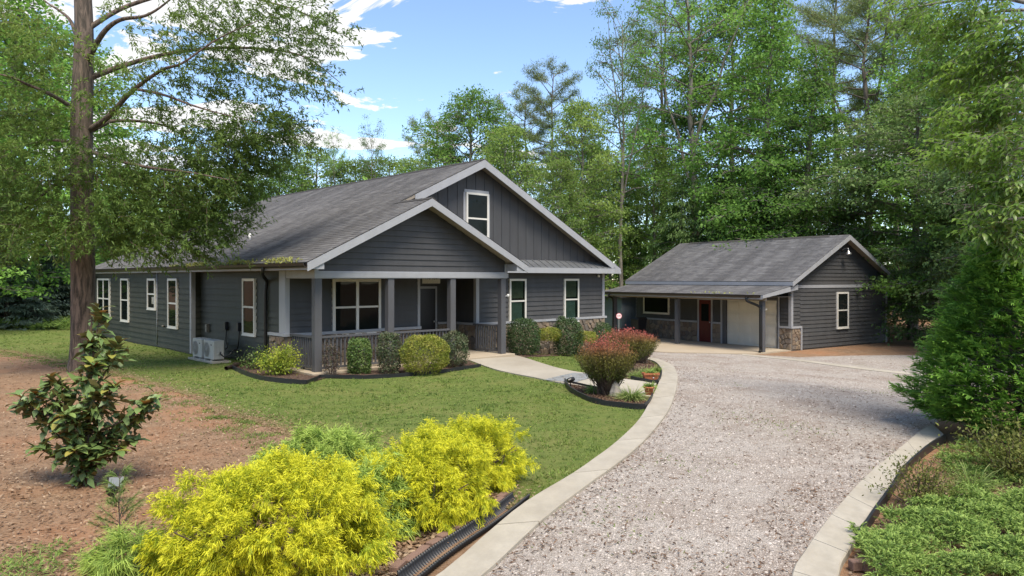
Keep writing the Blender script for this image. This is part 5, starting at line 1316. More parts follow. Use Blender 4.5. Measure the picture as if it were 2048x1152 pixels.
# ---------------------------------------------------------------- shrubs
def blob_pts(n, r, power=2.0, lump=.12, shell=.25, zmin=-.2):
    """points in the outer shell of a lumpy super-ellipsoid standing on the ground, with outward normals"""
    q = runit(int(n * 1.6)); q = q[q[:, 2] > zmin][:n]; a = np.abs(q) ** power
    s = 1 / (a.sum(1) ** (1 / power)); s = s[:, None]
    sd = rng.uniform(0, 6, 3); l = 1 + lump * (np.sin(q[:, 0] * 6 + sd[0]) * np.sin(q[:, 1] * 5 + sd[1]) + .6 * np.sin(q[:, 2] * 8 + sd[2] + q[:, 0] * 4))
    d = 1 - shell * rng.uniform(0, 1, (len(q), 1)) ** 1.6
    P = q * s * l[:, None] * d * np.array(r); N = norm(q / np.array(r))
    return P, N, d[:, 0]
def stems(acc, n, r, h, rad=.012):
    for i in range(n):
        a = rng.uniform(0, 6.28); acc.add(*tube_arr(curve((rng.normal(0, .04), rng.normal(0, .04), -.05), (math.cos(a) * r, math.sin(a) * r, h), math.hypot(r, h), 5, (0, 0, 0), .06), np.linspace(rad, rad * .35, 5), 5))
def wall_bed(px, v):
    c, s_ = math.cos(HA), math.sin(HA); r_ = (px - CX) / FPX; u = (r_ * (HO[1] + v * c) - HO[0] + v * s_) / (c - r_ * s_); return hw(u, v)[:2]
def clipped(px, py, dims, mat, label, n=4200, lL=.05, lW=.03, power=2.6, lump=.07, name='shrub', zc=None, shell=.3, zmin=-.85, cat='shrub', group='clipped shrubs by the house', stalk=.0, twigmat='twig'):
    x, y = G(px, py) if py > 5 else wall_bed(px, py); r = empty(name, (x, y, float(hgt(x, y)) + .02), rng.uniform(0, 6), label, cat, group)
    wd = Acc(); stems(wd, 9, dims[0] * .6, dims[2] * 1.3 + stalk); wd.obj('stems', M[twigmat], r)
    P, N, d = blob_pts(n, (dims[0], dims[1], dims[2]), power, lump, shell, zmin); P[:, 2] += dims[2] * .98 + stalk
    D = N * .5 + rng.normal(size=P.shape) * .7; U = N + rng.normal(size=P.shape) * .5
    V, F = leaf_quads(P, D, U, lL * rng.uniform(.6, 1.3, len(P)), lW * rng.uniform(.7, 1.3, len(P)), .12)
    np_obj('foliage', V, F, M[mat], r); return r
clipped(662, 752, (.22, .22, .42), 'loropetalum', 'small thin purple-leaved shrub beside the porch corner post', 800, .05, .028, 2.0, .25)
clipped(719, 748, (.30, .28, .46), 'boxgreen', 'narrow clipped green shrub with flat top before the porch railing', 4200, .05, .03, 4.0)
clipped(779, 748, (.32, .30, .54), 'plumtip', 'narrow plum-tipped shrub right of the flat-topped green one', 3600, .05, .03, 3.2, .10)
clipped(850, 748, (.68, .60, .52), 'abelia', 'large rounded yellow-green shrub in front of the porch', 9000, .05, .026, 2.5, .06)
clipped(908, 735, (.38, .36, .50), 'plumtip', 'rounded plum-tipped shrub right of the yellow-green one', 4200, .05, .03, 2.8, .08)
clipped(1047, .55, (.60, .55, .62), 'hollygreen', 'dense dark green shrub beside the right porch post', 6500, .055, .032, 2.8, .08)
clipped(1100, .70, (.50, .42, .24), 'abelia', 'flat-topped yellow-green shrub on bare stems between two dark shrubs', 3200, .05, .026, 2.4, .08, stalk=.50)
clipped(1135, .45, (.56, .52, .70), 'hollygreen', 'dense dark green shrub under the right front window', 6500, .055, .032, 2.6, .09)
clipped(1172, .70, (.48, .40, .22), 'abelia', 'low yellow-green shrub half hidden behind the barberry', 2600, .05, .026, 2.4, .08, stalk=.48)
clipped(1207, .75, (.55, .45, .64), 'hollygreen', 'small dark green shrub at the right corner of the house', 4200, .055, .032, 2.4, .1)
# lime nandina at the porch corner
def loose(px, py, nst, rad, h, mat, label, per=60, lL=.06, lW=.03, name='shrub', cat='shrub', tipspread=.16, group=None, droop=.1):
    x, y = G(px, py); r = empty(name, (x, y, float(hgt(x, y)) + .01), 0, label, cat, group); wd, lf = Acc(), Acc()
    for i in range(nst):
        a = rng.uniform(0, 6.28); rr = rad * rng.uniform(.1, 1) ** .6; hh = h * rng.uniform(.45, 1.05) * (1 - .35 * (rr / rad) ** 2)
        c = curve((rng.normal(0, .05), rng.normal(0, .05), 0), (math.cos(a) * rr, math.sin(a) * rr, hh), math.hypot(rr, hh), 5, (0, 0, 0), .04); wd.add(*tube_arr(c, np.linspace(.010, .003, 5), 4))
        k = per; s = rng.uniform(.35, 1.05, (k, 1)); B = c[0] + (c[-1] - c[0]) * s + rng.normal(size=(k, 3)) * tipspread * np.array([1, 1, .6])
        D = norm(c[-1] - c[0]) * .4 + rng.normal(size=(k, 3)) * .7; lf.add(*leaf_quads(B, D, Z3 + rng.normal(size=(k, 3)) * .5, lL * rng.uniform(.6, 1.3, k), lW * rng.uniform(.7, 1.2, k), droop))
    wd.obj('stems', M['twig'], r); lf.obj('foliage', M[mat], r); return r
loose(560, 750, 34, .52, .72, 'nandina', 'bright lime-green nandina at the left porch corner', 70, .075, .034)
loose(520, 738, 20, .42, .62, 'boxgreen', 'darker green leafy shrub behind the lime nandina', 60, .075, .034)
loose(1842, 1018, 26, .42, .58, 'scrub', 'small olive twiggy shrub beside the right kerb', 70, .045, .018, tipspread=.10)
loose(2035, 960, 30, .60, .85, 'scrub', 'taller olive-green shrub at the right edge below the cypress', 80, .06, .028, tipspread=.13)
# barberries: vase of fine stems, red new growth
def barberry(px, py, rad, h, label, n=190):
    x, y = G(px, py); r = empty('barberry', (x, y, float(hgt(x, y)) + .01), 0, label, 'shrub', 'red-tipped barberries by the path'); wd, lf = Acc(), Acc()
    for i in range(n):
        a = rng.uniform(0, 6.28); rr = rad * rng.uniform(0, 1) ** .55; hh = h * (1 - .28 * (rr / rad) ** 3) * rng.uniform(.82, 1.05)
        p1 = np.array([math.cos(a) * rr, math.sin(a) * rr, hh]); b0 = np.array([rng.normal(0, .09), rng.normal(0, .07), 0])
        ctl = np.array([p1[0] * .62, p1[1] * .62, hh * .45]); s = np.linspace(0, 1, 6)[:, None]; c = (1 - s) ** 2 * b0 + 2 * s * (1 - s) * ctl + s ** 2 * p1
        wd.add(*tube_arr(c, np.linspace(.009, .0025, 6), 3))
        k = 70; s = rng.uniform(.34, 1.0, (k, 1)) ** .8; B = (1 - s) ** 2 * b0 + 2 * s * (1 - s) * ctl + s ** 2 * p1 + rng.normal(size=(k, 3)) * .035
        V, F = leaf_quads(B, np.array([0, 0, .5]) + rng.normal(size=(k, 3)) * .7, runit(k), rng.uniform(.03, .055, k), rng.uniform(.012, .022, k), .1)
        lf.add(V, F, np.repeat(np.clip(B[:, 2] / h, 0, 1) ** 1.6, 4))
    wd.obj('stems', M['twig'], r); lf.obj('foliage', M['barberry'], r, tip=True); return r
barberry(1213, 791, .68, 1.22, 'large red-tipped barberry in the lower bed in front of the path', 210)
barberry(1252, 742, .78, 1.15, 'red-tipped barberry behind, on the upper bed towards the garage', 200)
barberry(1285, 728, .62, 1.02, 'smaller red-tipped barberry nearest the garage apron', 140)
# liriope tufts and potted greens
def tuft(px, py, rad, h, label, n=260, mat='liriope', name='liriope', dz=0.0, w=.014, group=None, cat='plant'):
    x, y = G(px, py); r = empty(name, (x, y, float(hgt(x, y)) + .01 + dz), 0, label, cat, group)
    a = rng.uniform(0, 6.28, n); e = rng.uniform(.35, 1.3, n); D = np.stack([np.cos(a) * np.cos(e), np.sin(a) * np.cos(e), np.sin(e)], 1); P = np.stack([np.cos(a) * .05, np.sin(a) * .05, np.zeros(n)], 1) * rng.uniform(0, 1.4, (n, 1))
    V, F, t = ribbons(P, D, runit(n), math.hypot(rad, h) * rng.uniform(.7, 1.1, n), w * rng.uniform(.7, 1.2, n), 4, rng.uniform(.25, .75, n)); np_obj('blades', V, F, M[mat], r, attrs={'tip': t}); return r
tuft(1263, 801, .34, .40, 'large variegated liriope tuft beside the upright rock', 420)
tuft(1188, 787, .20, .28, 'dark liriope tuft left of the large barberry', 220, 'juniper')
tuft(1272, 757, .26, .34, 'variegated liriope tuft behind the path, nearer the barberry', 300)
tuft(1292, 750, .24, .32, 'variegated liriope tuft above the terracotta trough', 260)
tuft(1310, 745, .22, .26, 'green tuft at the kerb end of the upper bed', 220, 'juniper')
tuft(1301, 763.5, .17, .14, 'leafy green plants growing in the terracotta trough', 170, 'cover', 'potted_plant', .19, .016)
tuft(1298, 791.5, .14, .18, 'green fern-like plant in the small round pot', 150, 'cover', 'potted_plant', .17, .018)
tuft(170, 652, .45, .5, 'pale tuft of grass in front of the far juniper bed', 200, 'grass', 'grass_tuft', 0, .03)
tuft(1945, 985, .4, .32, 'dry pale grass tuft among the right-hand junipers', 160, 'liriope', 'grass_tuft')

# golden thread-leaf cypresses
def gold(cx, cy, dims, label, n, rz=0.0, mat='gold', name='golden_cypress', group='golden cypress shrubs by the drive', L=(.020, .050), wdt=.0075, power=2.3, clus=30, lump=.17):
    r = empty(name, (cx, cy, float(hgt(cx, cy))), rz, label, 'shrub', group); wd = Acc(); stems(wd, 26, dims[0] * .8, dims[2] * 1.2, .016); wd.obj('stems', M['twig'], r)
    nb = n // 11; P0, N0, d0 = blob_pts(nb, (dims[0], dims[1], dims[2]), power, lump, .34, -.75); nb = len(P0)
    cd0 = norm(N0 * .8 + np.array([0, 0, .28]) + rng.normal(size=P0.shape) * .38); Lb = rng.uniform(.06, .17, nb) * rng.choice([.7, 1.0, 1.3], nb)
    tb = rng.uniform(-.35, .65, (nb, 11, 1)); P = (P0[:, None] + cd0[:, None] * Lb[:, None, None] * tb + np.array([0, 0, -.10]) * tb ** 2 + rng.normal(size=(nb, 11, 3)) * .028).reshape(-1, 3); N = np.repeat(cd0, 11, 0)
    P[:, 2] += dims[2] * .80; ok = P[:, 2] > .02; P, N = P[ok], N[ok]
    cd = norm(N * .85 + rng.normal(size=P.shape) * .42); m = len(P); k = m * clus
    s = rng.uniform(0, 1, (m, clus, 1)); B = P[:, None] + cd[:, None] * .10 * s + rng.normal(size=(m, clus, 3)) * .012
    D = cd[:, None] + rng.normal(size=(m, clus, 3)) * .42; V, F, t = ribbons(B.reshape(-1, 3), D.reshape(-1, 3), runit(k), rng.uniform(*L, k), wdt * rng.uniform(.7, 1.3, k), 1, rng.uniform(.25, .8, k), .6)
    tt = np.clip(.18 + t * .45 + np.repeat(s.reshape(-1), 4) * .6, 0, 1)
    np_obj('foliage', V, F, M[mat], r, attrs={'tip': tt}); return r
gold(-2.10, 6.35, (.88, .72, .46), 'largest golden cypress shrub at the bottom left-centre foreground', 5500, R(24))
gold(-.92, 7.7, (.64, .56, .44), 'middle golden cypress shrub between the other two', 3000, .5)
gold(-.55, 9.0, (.70, .60, .40), 'farthest golden cypress shrub at the lawn edge', 2800, 1.2)
gold(-2.35, 9.0, (.66, .50, .34), 'green spreading juniper behind the largest golden shrub', 2300, .3, 'juniper', 'juniper_shrub', 'spreading junipers among golden shrubs', (.06, .13), .010, 2.0, 13, .25)
gold(-1.42, 7.25, (.42, .36, .36), 'green juniper growing between the two nearer golden shrubs', 1800, .9, 'juniper', 'juniper_shrub', 'spreading junipers among golden shrubs', (.06, .13), .010, 2.0, 13, .2)
gold(-3.28, 6.2, (.22, .20, .18), 'small pale green feathery juniper at the bottom edge left of the golden shrub', 500, 0, 'juniper', 'juniper_shrub', 'spreading junipers among golden shrubs', (.06, .12), .007, 2.0, 14, .2)
# wispy pine seedling
x, y = G(238, 1105); sd_ = empty('pine_seedling', (x, y, 0), 0, 'wispy pale green pine seedling left of the golden shrub', 'seedling')
wd, lf = Acc(), Acc(); c = curve((0, 0, 0), (.02, 0, 1), .75, 6, (0, 0, 0), .01); wd.add(*tube_arr(c, np.linspace(.008, .003, 6), 5))
for i in range(26):
    s = rng.uniform(.1, 1); q = c[0] + (c[-1] - c[0]) * s; a = rng.uniform(0, 6.28); l = .26 * (1.1 - s) + .05; b = curve(q, (math.cos(a), math.sin(a), .5), l, 4, (0, 0, .1), .03); wd.add(*tube_arr(b, np.linspace(.004, .002, 4), 3))
    k = 60; B = b[0] + (b[-1] - b[0]) * rng.uniform(.2, 1, (k, 1)); V, F, t = ribbons(B, norm(b[-1] - b[0]) + rng.normal(size=(k, 3)) * .5, runit(k), rng.uniform(.06, .11, k), .0035, 2, .3); lf.add(V, F, t)
wd.obj('stem', M['twig'], sd_); lf.obj('needles', M['cover'], sd_, tip=True)

# Leyland cypress at the right
lx, ly = 8.25, 11.6; ley = empty('cypress_tree', (lx, ly, 0), 0, 'large feathery green cypress at the right beside the driveway', 'cypress')
wd, lf = Acc(), Acc(); wd.add(*tube_arr(curve((0, 0, -.1), (.03, 0, 1), 3.5, 8, (0, 0, 0), .005), np.linspace(.10, .015, 8), 8))
n = 7600; t = rng.uniform(0, 1, n) ** 1.25; z = .22 + t * 3.35; a = rng.uniform(0, 6.28, n); rr = (1.66 * np.clip(1 - t, 0, 1) ** .72 * (1 - .30 * np.clip(.12 - t, 0, 1) / .12) + .04) * (1 + .11 * np.sin(a * 5 + z * 3) + .08 * np.sin(a * 9 - z * 5)) * (1 - .42 * rng.uniform(0, 1, n) ** 1.5)
P = np.stack([np.cos(a) * rr, np.sin(a) * rr, z], 1); O = np.stack([np.cos(a), np.sin(a), np.full(n, .42)], 1); cd = norm(O + rng.normal(size=(n, 3)) * .28)
for i in range(0, n, 26): wd.add(*tube_arr(np.stack([np.array([0, 0, z[i] * .82]), P[i] * np.array([.5, .5, .93]), P[i]]), [.018, .012, .005], 4))
clus = 13; Lc = rng.uniform(.16, .34, n); s = rng.uniform(0, 1, (n, clus, 1)); B = P[:, None] + cd[:, None] * Lc[:, None, None] * s
pl = norm(np.cross(cd, Z3 + rng.normal(size=(n, 3)) * .4)); side = rng.choice([-1, 1], (n, clus, 1)); D = cd[:, None] * 1.0 + pl[:, None] * side * rng.uniform(.3, 1.0, (n, clus, 1)) + rng.normal(size=(n, clus, 3)) * .15
V, F, tt = ribbons(B.reshape(-1, 3), D.reshape(-1, 3), np.repeat(np.cross(cd, pl), clus, 0), (rng.uniform(.08, .17, (n, clus)) * (1.15 - .6 * s[..., 0])).ravel(), .024, 2, .15, .6)
lf.add(V, F, np.clip(tt * .5 + np.repeat(s.reshape(-1), 6) * .5, 0, 1)); wd.obj('trunk', M['bark_pine'], ley, True); lf.obj('crown', M['leyland'], ley, tip=True)

# creeping juniper mats (nobody could count the sprigs)
def mat_cover(poly, n, label, mat='cover', hh=.24, L=(.022, .055), w=.011, clus=15, holes=.62):
    xs = [p[0] for p in poly]; ys = [p[1] for p in poly]; P = np.stack([rng.uniform(min(xs), max(xs), n * 3), rng.uniform(min(ys), max(ys), n * 3)], 1); P = P[inpoly(P, poly)]
    f = np.sin(P[:, 0] * 5.1 + 1.3 * np.sin(P[:, 1] * 3.3)) * np.sin(P[:, 1] * 4.7 + np.sin(P[:, 0] * 2.9)) + .5 * np.sin(P[:, 0] * 11) * np.sin(P[:, 1] * 13); P = P[f + rng.normal(0, .25, len(P)) > -1 + holes][:n]; m = len(P)
    f = np.sin(P[:, 0] * 5.1 + 1.3 * np.sin(P[:, 1] * 3.3)) * np.sin(P[:, 1] * 4.7 + np.sin(P[:, 0] * 2.9)); Zb = hgt(P[:, 0], P[:, 1]) + hh * (.55 + .45 * f) * rng.uniform(.55, 1, m)
    a = rng.uniform(0, 6.28, m); cd = norm(np.stack([np.cos(a), np.sin(a), rng.uniform(.1, .8, m)], 1)); C = np.stack([P[:, 0], P[:, 1], Zb], 1); s = rng.uniform(0, 1, (m, clus, 1)); B = C[:, None] + cd[:, None] * .10 * s
    D = cd[:, None] + rng.normal(size=(m, clus, 3)) * .5; k = m * clus; V, F, t = ribbons(B.reshape(-1, 3), D.reshape(-1, 3), runit(k), rng.uniform(*L, k), w, 1, .2, .6)
    return tag(np_obj('ground_cover', V, F, M[mat], attrs={'tip': np.clip(t * .5 + np.repeat(s.reshape(-1), 4) * .5, 0, 1)}), label, 'ground cover', kind='stuff')
mat_cover(GP([(1712,1072),(1800,1040),(1900,1015),(2060,1000),(2200,1010),(2250,1180),(1760,1190),(1722,1120)]), 6200, 'bright green creeping juniper covering the bank at bottom right')
mat_cover(GP([(1880,905),(1930,895),(2060,890),(2100,1010),(1940,1010),(1890,960)]), 1800, 'creeping juniper below the cypress at right', holes=.75, hh=.12)
mat_cover([(-36, 35.5), (-21.3, 36.0), (-21.0, 40.5), (-36, 40)], 5200, 'low creeping juniper carpet behind the far lawn at left', 'cover', .45, (.16, .34), .035, 9, .0)
mat_cover(GP([(0,1100),(180,1090),(260,1150),(240,1230),(-60,1230),(-60,1110)]), 420, 'thin weeds growing through the bark at bottom left', 'cover', .05, (.03, .06), .008, 7, .9)

# magnolia with single big leaves
def leaf_blade():
    n = 6; V = []; F = []
    for i in range(n + 1):
        s = i / n; w = .5 * .40 * math.sin(math.pi * min(.98, s * .93 + .05)) ** .75; zc = .10 * math.sin(s * 2.6) - .10 * s * s
        V += [(-w, s, zc + .07 * w * 4), (0, s, zc), (w, s, zc + .07 * w * 4)]
    for i in range(n):
        for j in (0, 1): a = i * 3 + j; F.append((a, a + 1, a + 4, a + 3))
    return V, F
def magleaf(name, ca, cb, under):
    m, nt, b = mat_base(name); c = mixc(nt, objrand(nt), ca, cb); g = nt.nodes.new('ShaderNodeNewGeometry')
    c = mixc(nt, g.outputs['Backfacing'], c, under); nt.links.new(c, b.inputs['Base Color']); b.inputs['Roughness'].default_value = .42; b.inputs['Specular IOR Level'].default_value = .5
    t = nt.nodes.new('ShaderNodeBsdfTranslucent'); nt.links.new(c, t.inputs['Color']); mx = nt.nodes.new('ShaderNodeMixShader'); mx.inputs[0].default_value = .15
    nt.links.new(b.outputs[0], mx.inputs[1]); nt.links.new(t.outputs[0], mx.inputs[2]); nt.links.new(mx.outputs[0], nt.nodes['Material Output'].inputs['Surface']); return m
M['magA'] = magleaf('magnolia_leaf', (0.10, 0.175, 0.055), (0.22, 0.31, 0.09), (0.16, 0.14, 0.05)); M['magB'] = magleaf('young_magnolia_leaf', (0.20, 0.27, 0.05), (0.34, 0.30, 0.07), (0.42, 0.20, 0.06))
LV, LF = leaf_blade(); bladeA = mesh_obj('leaf', LV, LF, M['magA'], None, True); bladeB = mesh_obj('leaf', LV, LF, M['magB'], None, True); mA, mB = bladeA.data, bladeB.data; bpy.data.objects.remove(bladeA); bpy.data.objects.remove(bladeB)
mx_, my_ = G(172, 968); mag = empty('magnolia', (mx_, my_, 0), 0, 'young magnolia with glossy dark leaves and rusty undersides on bare bark', 'magnolia'); mag.scale = (1.18, 1.1, 1.06)
wd = Acc(); wd.add(*tube_arr(curve((0, 0, -.1), (.02, 0, 1), 2.05, 7, (0, 0, 0), .012), np.linspace(.035, .008, 7), 7)); tips = []
MB = [(.05,.0,.3,.42),(-.30,.1,.38,.5),(.35,-.1,.42,.5),(-.55,.2,.75,.5),(.55,.1,.8,.5),(-.62,-.1,1.05,.4),(.70,.0,.98,.5),(-.40,-.2,1.1,.4),(.20,-.2,1.05,.4),(.10,.25,.95,.4),(-.15,-.3,.7,.4),(.30,.3,.65,.4),(-.2,.25,.5,.3),(.42,-.25,1.18,.4),(.15,-.15,1.45,.35),(.02,.05,1.7,.3),(.12,.05,2.02,.2),(-.5,.0,.45,.3),(.45,.1,.50,.3),(-.3,-.1,1.25,.3),(.28,.1,1.62,.3),(.0,-.35,.9,.4),(-.72,.05,.92,.3),(.05,-.3,.5,.3)]
for bx_, by_, bz_, dn in MB:
    p0 = np.array([.01 * bz_, 0, max(.12, bz_ * .62)]); p1 = np.array([bx_, by_, bz_]); b = p0 + (p1 - p0) * np.linspace(0, 1, 4)[:, None]; b[1:3, 2] -= .05; wd.add(*tube_arr(b, np.linspace(.016, .006, 4), 5)); tips.append((p1, norm(p1 - p0)))
for p1, d in tips:
    for i in range(12):
        a = i * 2.4 + rng.uniform(-.3, .3); up = rng.uniform(-.55, .40); dirv = Vector((math.cos(a), math.sin(a), up)) + Vector(d) * .5; dirv.normalize()
        back = Vector(d) * rng.uniform(-.16, .04); young = rng.uniform() < (.42 if p1[2] > .8 else .25)
        o = link(bpy.data.objects.new('leaf', mB if young else mA), mag); o.location = Vector(p1) + back; o.rotation_mode = 'QUATERNION'
        q = dirv.to_track_quat('Y', 'Z'); o.rotation_quaternion = q; s = rng.uniform(.12, .185); o.scale = (s * rng.uniform(1.05, 1.35), s, s)
k = 1500; ti = rng.integers(0, len(tips), k); Pm = np.array([tips[i][0] - tips[i][1] * rng.uniform(.02, .42) for i in ti]) + rng.normal(size=(k, 3)) * .05; V, F = leaf_quads(Pm, rng.normal(size=(k, 3)) + np.array([0, 0, .15]), Z3 + rng.normal(size=(k, 3)) * .4, rng.uniform(.10, .17, k), rng.uniform(.05, .075, k), .12)
ml = np_obj('inner_leaves', V, F, M['magA'], mag); ml['kind'] = 'stuff'
wd.obj('trunk', M['twig'], mag)

# near hickory boughs hanging in from the right
hk = empty('hickory_tree', (11.6, 12.5, float(hgt(11.6, 12.5))), 0, 'large-leaved tree just off the right edge with boughs hanging into view', 'tree')
wd, lf = Acc(), Acc(); hb = np.array([11.6, 12.5, float(hgt(11.6, 12.5))]); wd.add(*tube_arr(np.array([[0, 0, -.1], [.05, 0, 3], [0, .1, 6], [.1, .1, 9]]), [.26, .22, .18, .12], 10))
M['hickA'] = magleaf('hickory_big_leaf', (0.085, 0.150, 0.024), (0.165, 0.240, 0.040), (0.17, 0.21, 0.06))
hA = bpy.data.meshes.new('leaf'); hA.from_pydata([(x * .9, y, z) for x, y, z in LV], [], LF); hA.materials.append(M['hickA']); hA.polygons.foreach_set('use_smooth', [True] * len(hA.polygons))
HP = [(1935,30,90,40,13.5,.8),(2010,90,60,60,12.5,1),(1960,150,80,45,13,.9),(2020,210,50,55,12,1),(1930,235,60,40,12.5,.8),(1900,300,45,35,12,.6),(1985,300,70,40,11.5,1),(2025,370,45,50,11,1),(2000,440,40,40,10.8,.7),(2035,500,30,35,10.5,.6),(1850,60,70,45,14.5,.6),(1880,140,60,45,14,.7),(1800,20,70,30,15,.5)]
parts = []
for px, py, rx, ry, Yc, dens in HP:
    c = W(px, py, Yc) - hb; wd.add(*tube_arr(np.array(smooth_line([np.array([.05, 0, max(2, c[2] * .8)]), c * np.array([.55, .6, .95]) + np.array([0, 0, .25]), c], 4)), np.linspace(.07, .012, 9), 6))
    nt_ = int(rx * ry * dens / 15); q = runit(nt_) * rng.uniform(0, 1, (nt_, 1)) ** .4; P = c + q * np.array([rx / FPX * Yc, .9, ry / FPX * Yc])
    d = norm(np.array([-.75, -.25, -.35]) + rng.normal(size=(nt_, 3)) * .55)
    for i in range(nt_):
        L = rng.uniform(.2, .38); wd.add(*tube_arr(np.stack([P[i] - d[i] * L * .4, P[i], P[i] + d[i] * L * .6]), [.005, .004, .002], 3))
        sv = np.cross(d[i], Z3); sv /= np.linalg.norm(sv)
        for s, sg_ in ((-.1, 1), (-.1, -1), (.28, 1), (.28, -1), (.6, 0)): parts.append((P[i] + d[i] * L * s, d[i] * .8 + sv * sg_ * .9 + np.array([0, 0, -.35]) + rng.normal(size=3) * .2, rng.uniform(.10, .165)))
order = sorted(range(len(parts)), key=lambda i: (parts[i][0] + hb)[1]); vis = [i for i in order if ((parts[i][0] + hb)[0] / (parts[i][0] + hb)[1]) < .70][:260]; vs = set(vis)
for i in vis:
    p, d, s = parts[i]; o = link(bpy.data.objects.new('leaf', hA), hk); o.location = p; o.rotation_mode = 'QUATERNION'; o.rotation_quaternion = Vector(d).normalized().to_track_quat('Y', 'Z'); o.scale = (s, s, s)
rest = [parts[i] for i in range(len(parts)) if i not in vs]; lf.add(*leaf_quads(np.array([r[0] for r in rest]), np.array([r[1] for r in rest]), Z3 + rng.normal(size=(len(rest), 3)) * .3, np.array([r[2] for r in rest]), np.array([r[2] for r in rest]) * .36, .15))
wd.obj('trunk', M['bark_grey'], hk, True); cr_ = lf.obj('crown', M['overhang'], hk); cr_['kind'] = 'stuff'

# ---------------------------------------------------------------- grass, gravel, litter
def scatter(poly, n, near=0.0):
    xs = [p[0] for p in poly]; ys = [p[1] for p in poly]; P = np.stack([rng.uniform(min(xs), max(xs), n), rng.uniform(min(ys), max(ys), n)], 1); P = P[inpoly(P, poly)]
    if near: P = P[rng.uniform(0, 1, len(P)) < np.clip(near / np.linalg.norm(P, axis=1), 0, 1) ** 2]
    return P
hpoly = [hw(u, v)[:2] for u, v in ((-.2, -.25), (7.05, -.25), (7.05, 1.5), (13.8, 1.5), (13.8, 20), (-.35, 20), (-.35, 7.7), (0, 7.7), (0, 3))]
P = scatter([p for p in LAWN], 430000, 15.0)
ok = ~inpoly(P, hpoly) & ~inpoly(P, WALK) & ~inpoly(P, slabpoly)
for b_ in (BED_A, BED_B, BED_C, BED_D): ok &= ~inpoly(P, b_)
P = P[ok]; e = dist_poly(P, LAWN_EDGE); ok = rng.uniform(0, 1, len(P)) < np.clip(e / 1.0, .12, 1); P = P[ok]
f = np.sin(P[:, 0] * 1.9 + 2 * np.sin(P[:, 1] * .8)) * np.sin(P[:, 1] * 1.7 + np.sin(P[:, 0] * 1.1)); P = P[f + rng.normal(0, .5, len(P)) > -.55]
n = len(P); per = 4; B = np.repeat(np.stack([P[:, 0], P[:, 1], hgt(P[:, 0], P[:, 1]) - .004], 1), per, 0); B[:, :2] += rng.normal(size=(n * per, 2)) * .015
D = rng.normal(size=(n * per, 3)) * .55 + np.array([0, 0, 1]); dist = np.linalg.norm(B[:, :2], axis=1); cl_ = np.clip(.75 + .5 * np.sin(B[:, 0] * 5.3 + 2 * np.sin(B[:, 1] * 3.1)) * np.sin(B[:, 1] * 6.1 + 1.5 * np.sin(B[:, 0] * 4.0)), .35, 1.3)
V, F, t = ribbons(B, D, runit(n * per), rng.uniform(.035, .095, n * per) * cl_, .007 + .0007 * dist, 1, .3)
tag(np_obj('grass', V, F, M['grass'], attrs={'tip': t}), 'short green lawn grass in front of the house', 'grass', kind='stuff')
# loose gravel stones
P = scatter([p for p in GRAVEL], 420000, 8.5); n = len(P); r = rng.uniform(.004, .012, n) * rng.choice([.8, 1, 1.5], n, p=[.4, .5, .1]) * (1 + .02 * np.linalg.norm(P, axis=1)); th = rng.uniform(0, 6.28, n)
base = np.array([(1, 0, 0), (0, 1, 0), (-1, 0, 0), (0, -1, 0), (0, 0, .75)]); V = base[None] * r[:, None, None] * rng.uniform(.65, 1.35, (n, 5, 1)); c, s = np.cos(th)[:, None], np.sin(th)[:, None]
V = np.stack([V[..., 0] * c - V[..., 1] * s, V[..., 0] * s + V[..., 1] * c, V[..., 2]], -1) + np.stack([P[:, 0], P[:, 1], hgt(P[:, 0], P[:, 1]) + .017], 1)[:, None]
F = (np.arange(n)[:, None, None] * 5 + np.array([(0, 1, 4), (1, 2, 4), (2, 3, 4), (3, 0, 4)])[None]).reshape(-1, 3)
def pebble():
    m, nt, b = mat_base('loose_pebble'); i = island(nt); c = ramp(nt, i, 0, 1, (0.27, 0.238, 0.208), (0.53, 0.48, 0.435)); nt.links.new(c, b.inputs['Base Color']); b.inputs['Roughness'].default_value = .9; return m
M['pebble'] = pebble(); tag(np_obj('gravel', V.reshape(-1, 3), F, M['pebble']), 'loose pale gravel covering the driveway', 'gravel', kind='stuff')
def chips(P, L, w, mat, label, name, zoff=.012, cat='litter'):
    n = len(P); a = rng.uniform(0, 6.28, n); D = np.stack([np.cos(a), np.sin(a), rng.normal(0, .25, n)], 1); B = np.stack([P[:, 0], P[:, 1], hgt(P[:, 0], P[:, 1]) + zoff], 1)
    V, F = leaf_quads(B, D, Z3 + rng.normal(size=(n, 3)) * .35, rng.uniform(*L, n), rng.uniform(*w, n), .1); return tag(np_obj(name, V, F, mat), label, cat, kind='stuff')
M['needle'] = leafmat('brown_pine_litter', (0.085, 0.050, 0.032), (0.21, 0.130, 0.082), transl=.05); M['chip'] = leafmat('bark_chip', (0.14, 0.085, 0.050), (0.42, 0.315, 0.215), (0.27, 0.155, 0.085), nscale=2, transl=.05)
P = scatter([p for p in GRAVEL], 210000, 9.0); f = np.sin(P[:, 0] * 1.3 + np.sin(P[:, 1] * 1.9) * 1.5) * np.sin(P[:, 1] * 1.1 + P[:, 0] * .6) + .5 * np.sin(P[:, 0] * 4.1 + P[:, 1] * 2.2); e = dist_poly(P, KL_in); e2 = dist_poly(P, KR_in)
mid_ = smooth_line(GP([(1330,730),(1480,800),(1440,900),(1330,1010),(1290,1152)]), 5); dm = dist_poly(P, mid_); trk = np.exp(-((dm - .75) / .28) ** 2)
pr = (1 - .8 * trk) * (.12 + .35 * np.exp(-((P[:, 0] - 5.2) ** 2 / 3 + (P[:, 1] - 13.5) ** 2 / 9)) ) + .6 * np.clip(f - .15, 0, 1) * (1 - .75 * trk) + 1.2 * np.exp(-e / .3) + .6 * np.exp(-e2 / .45); P = P[rng.uniform(0, 1, len(P)) < pr]
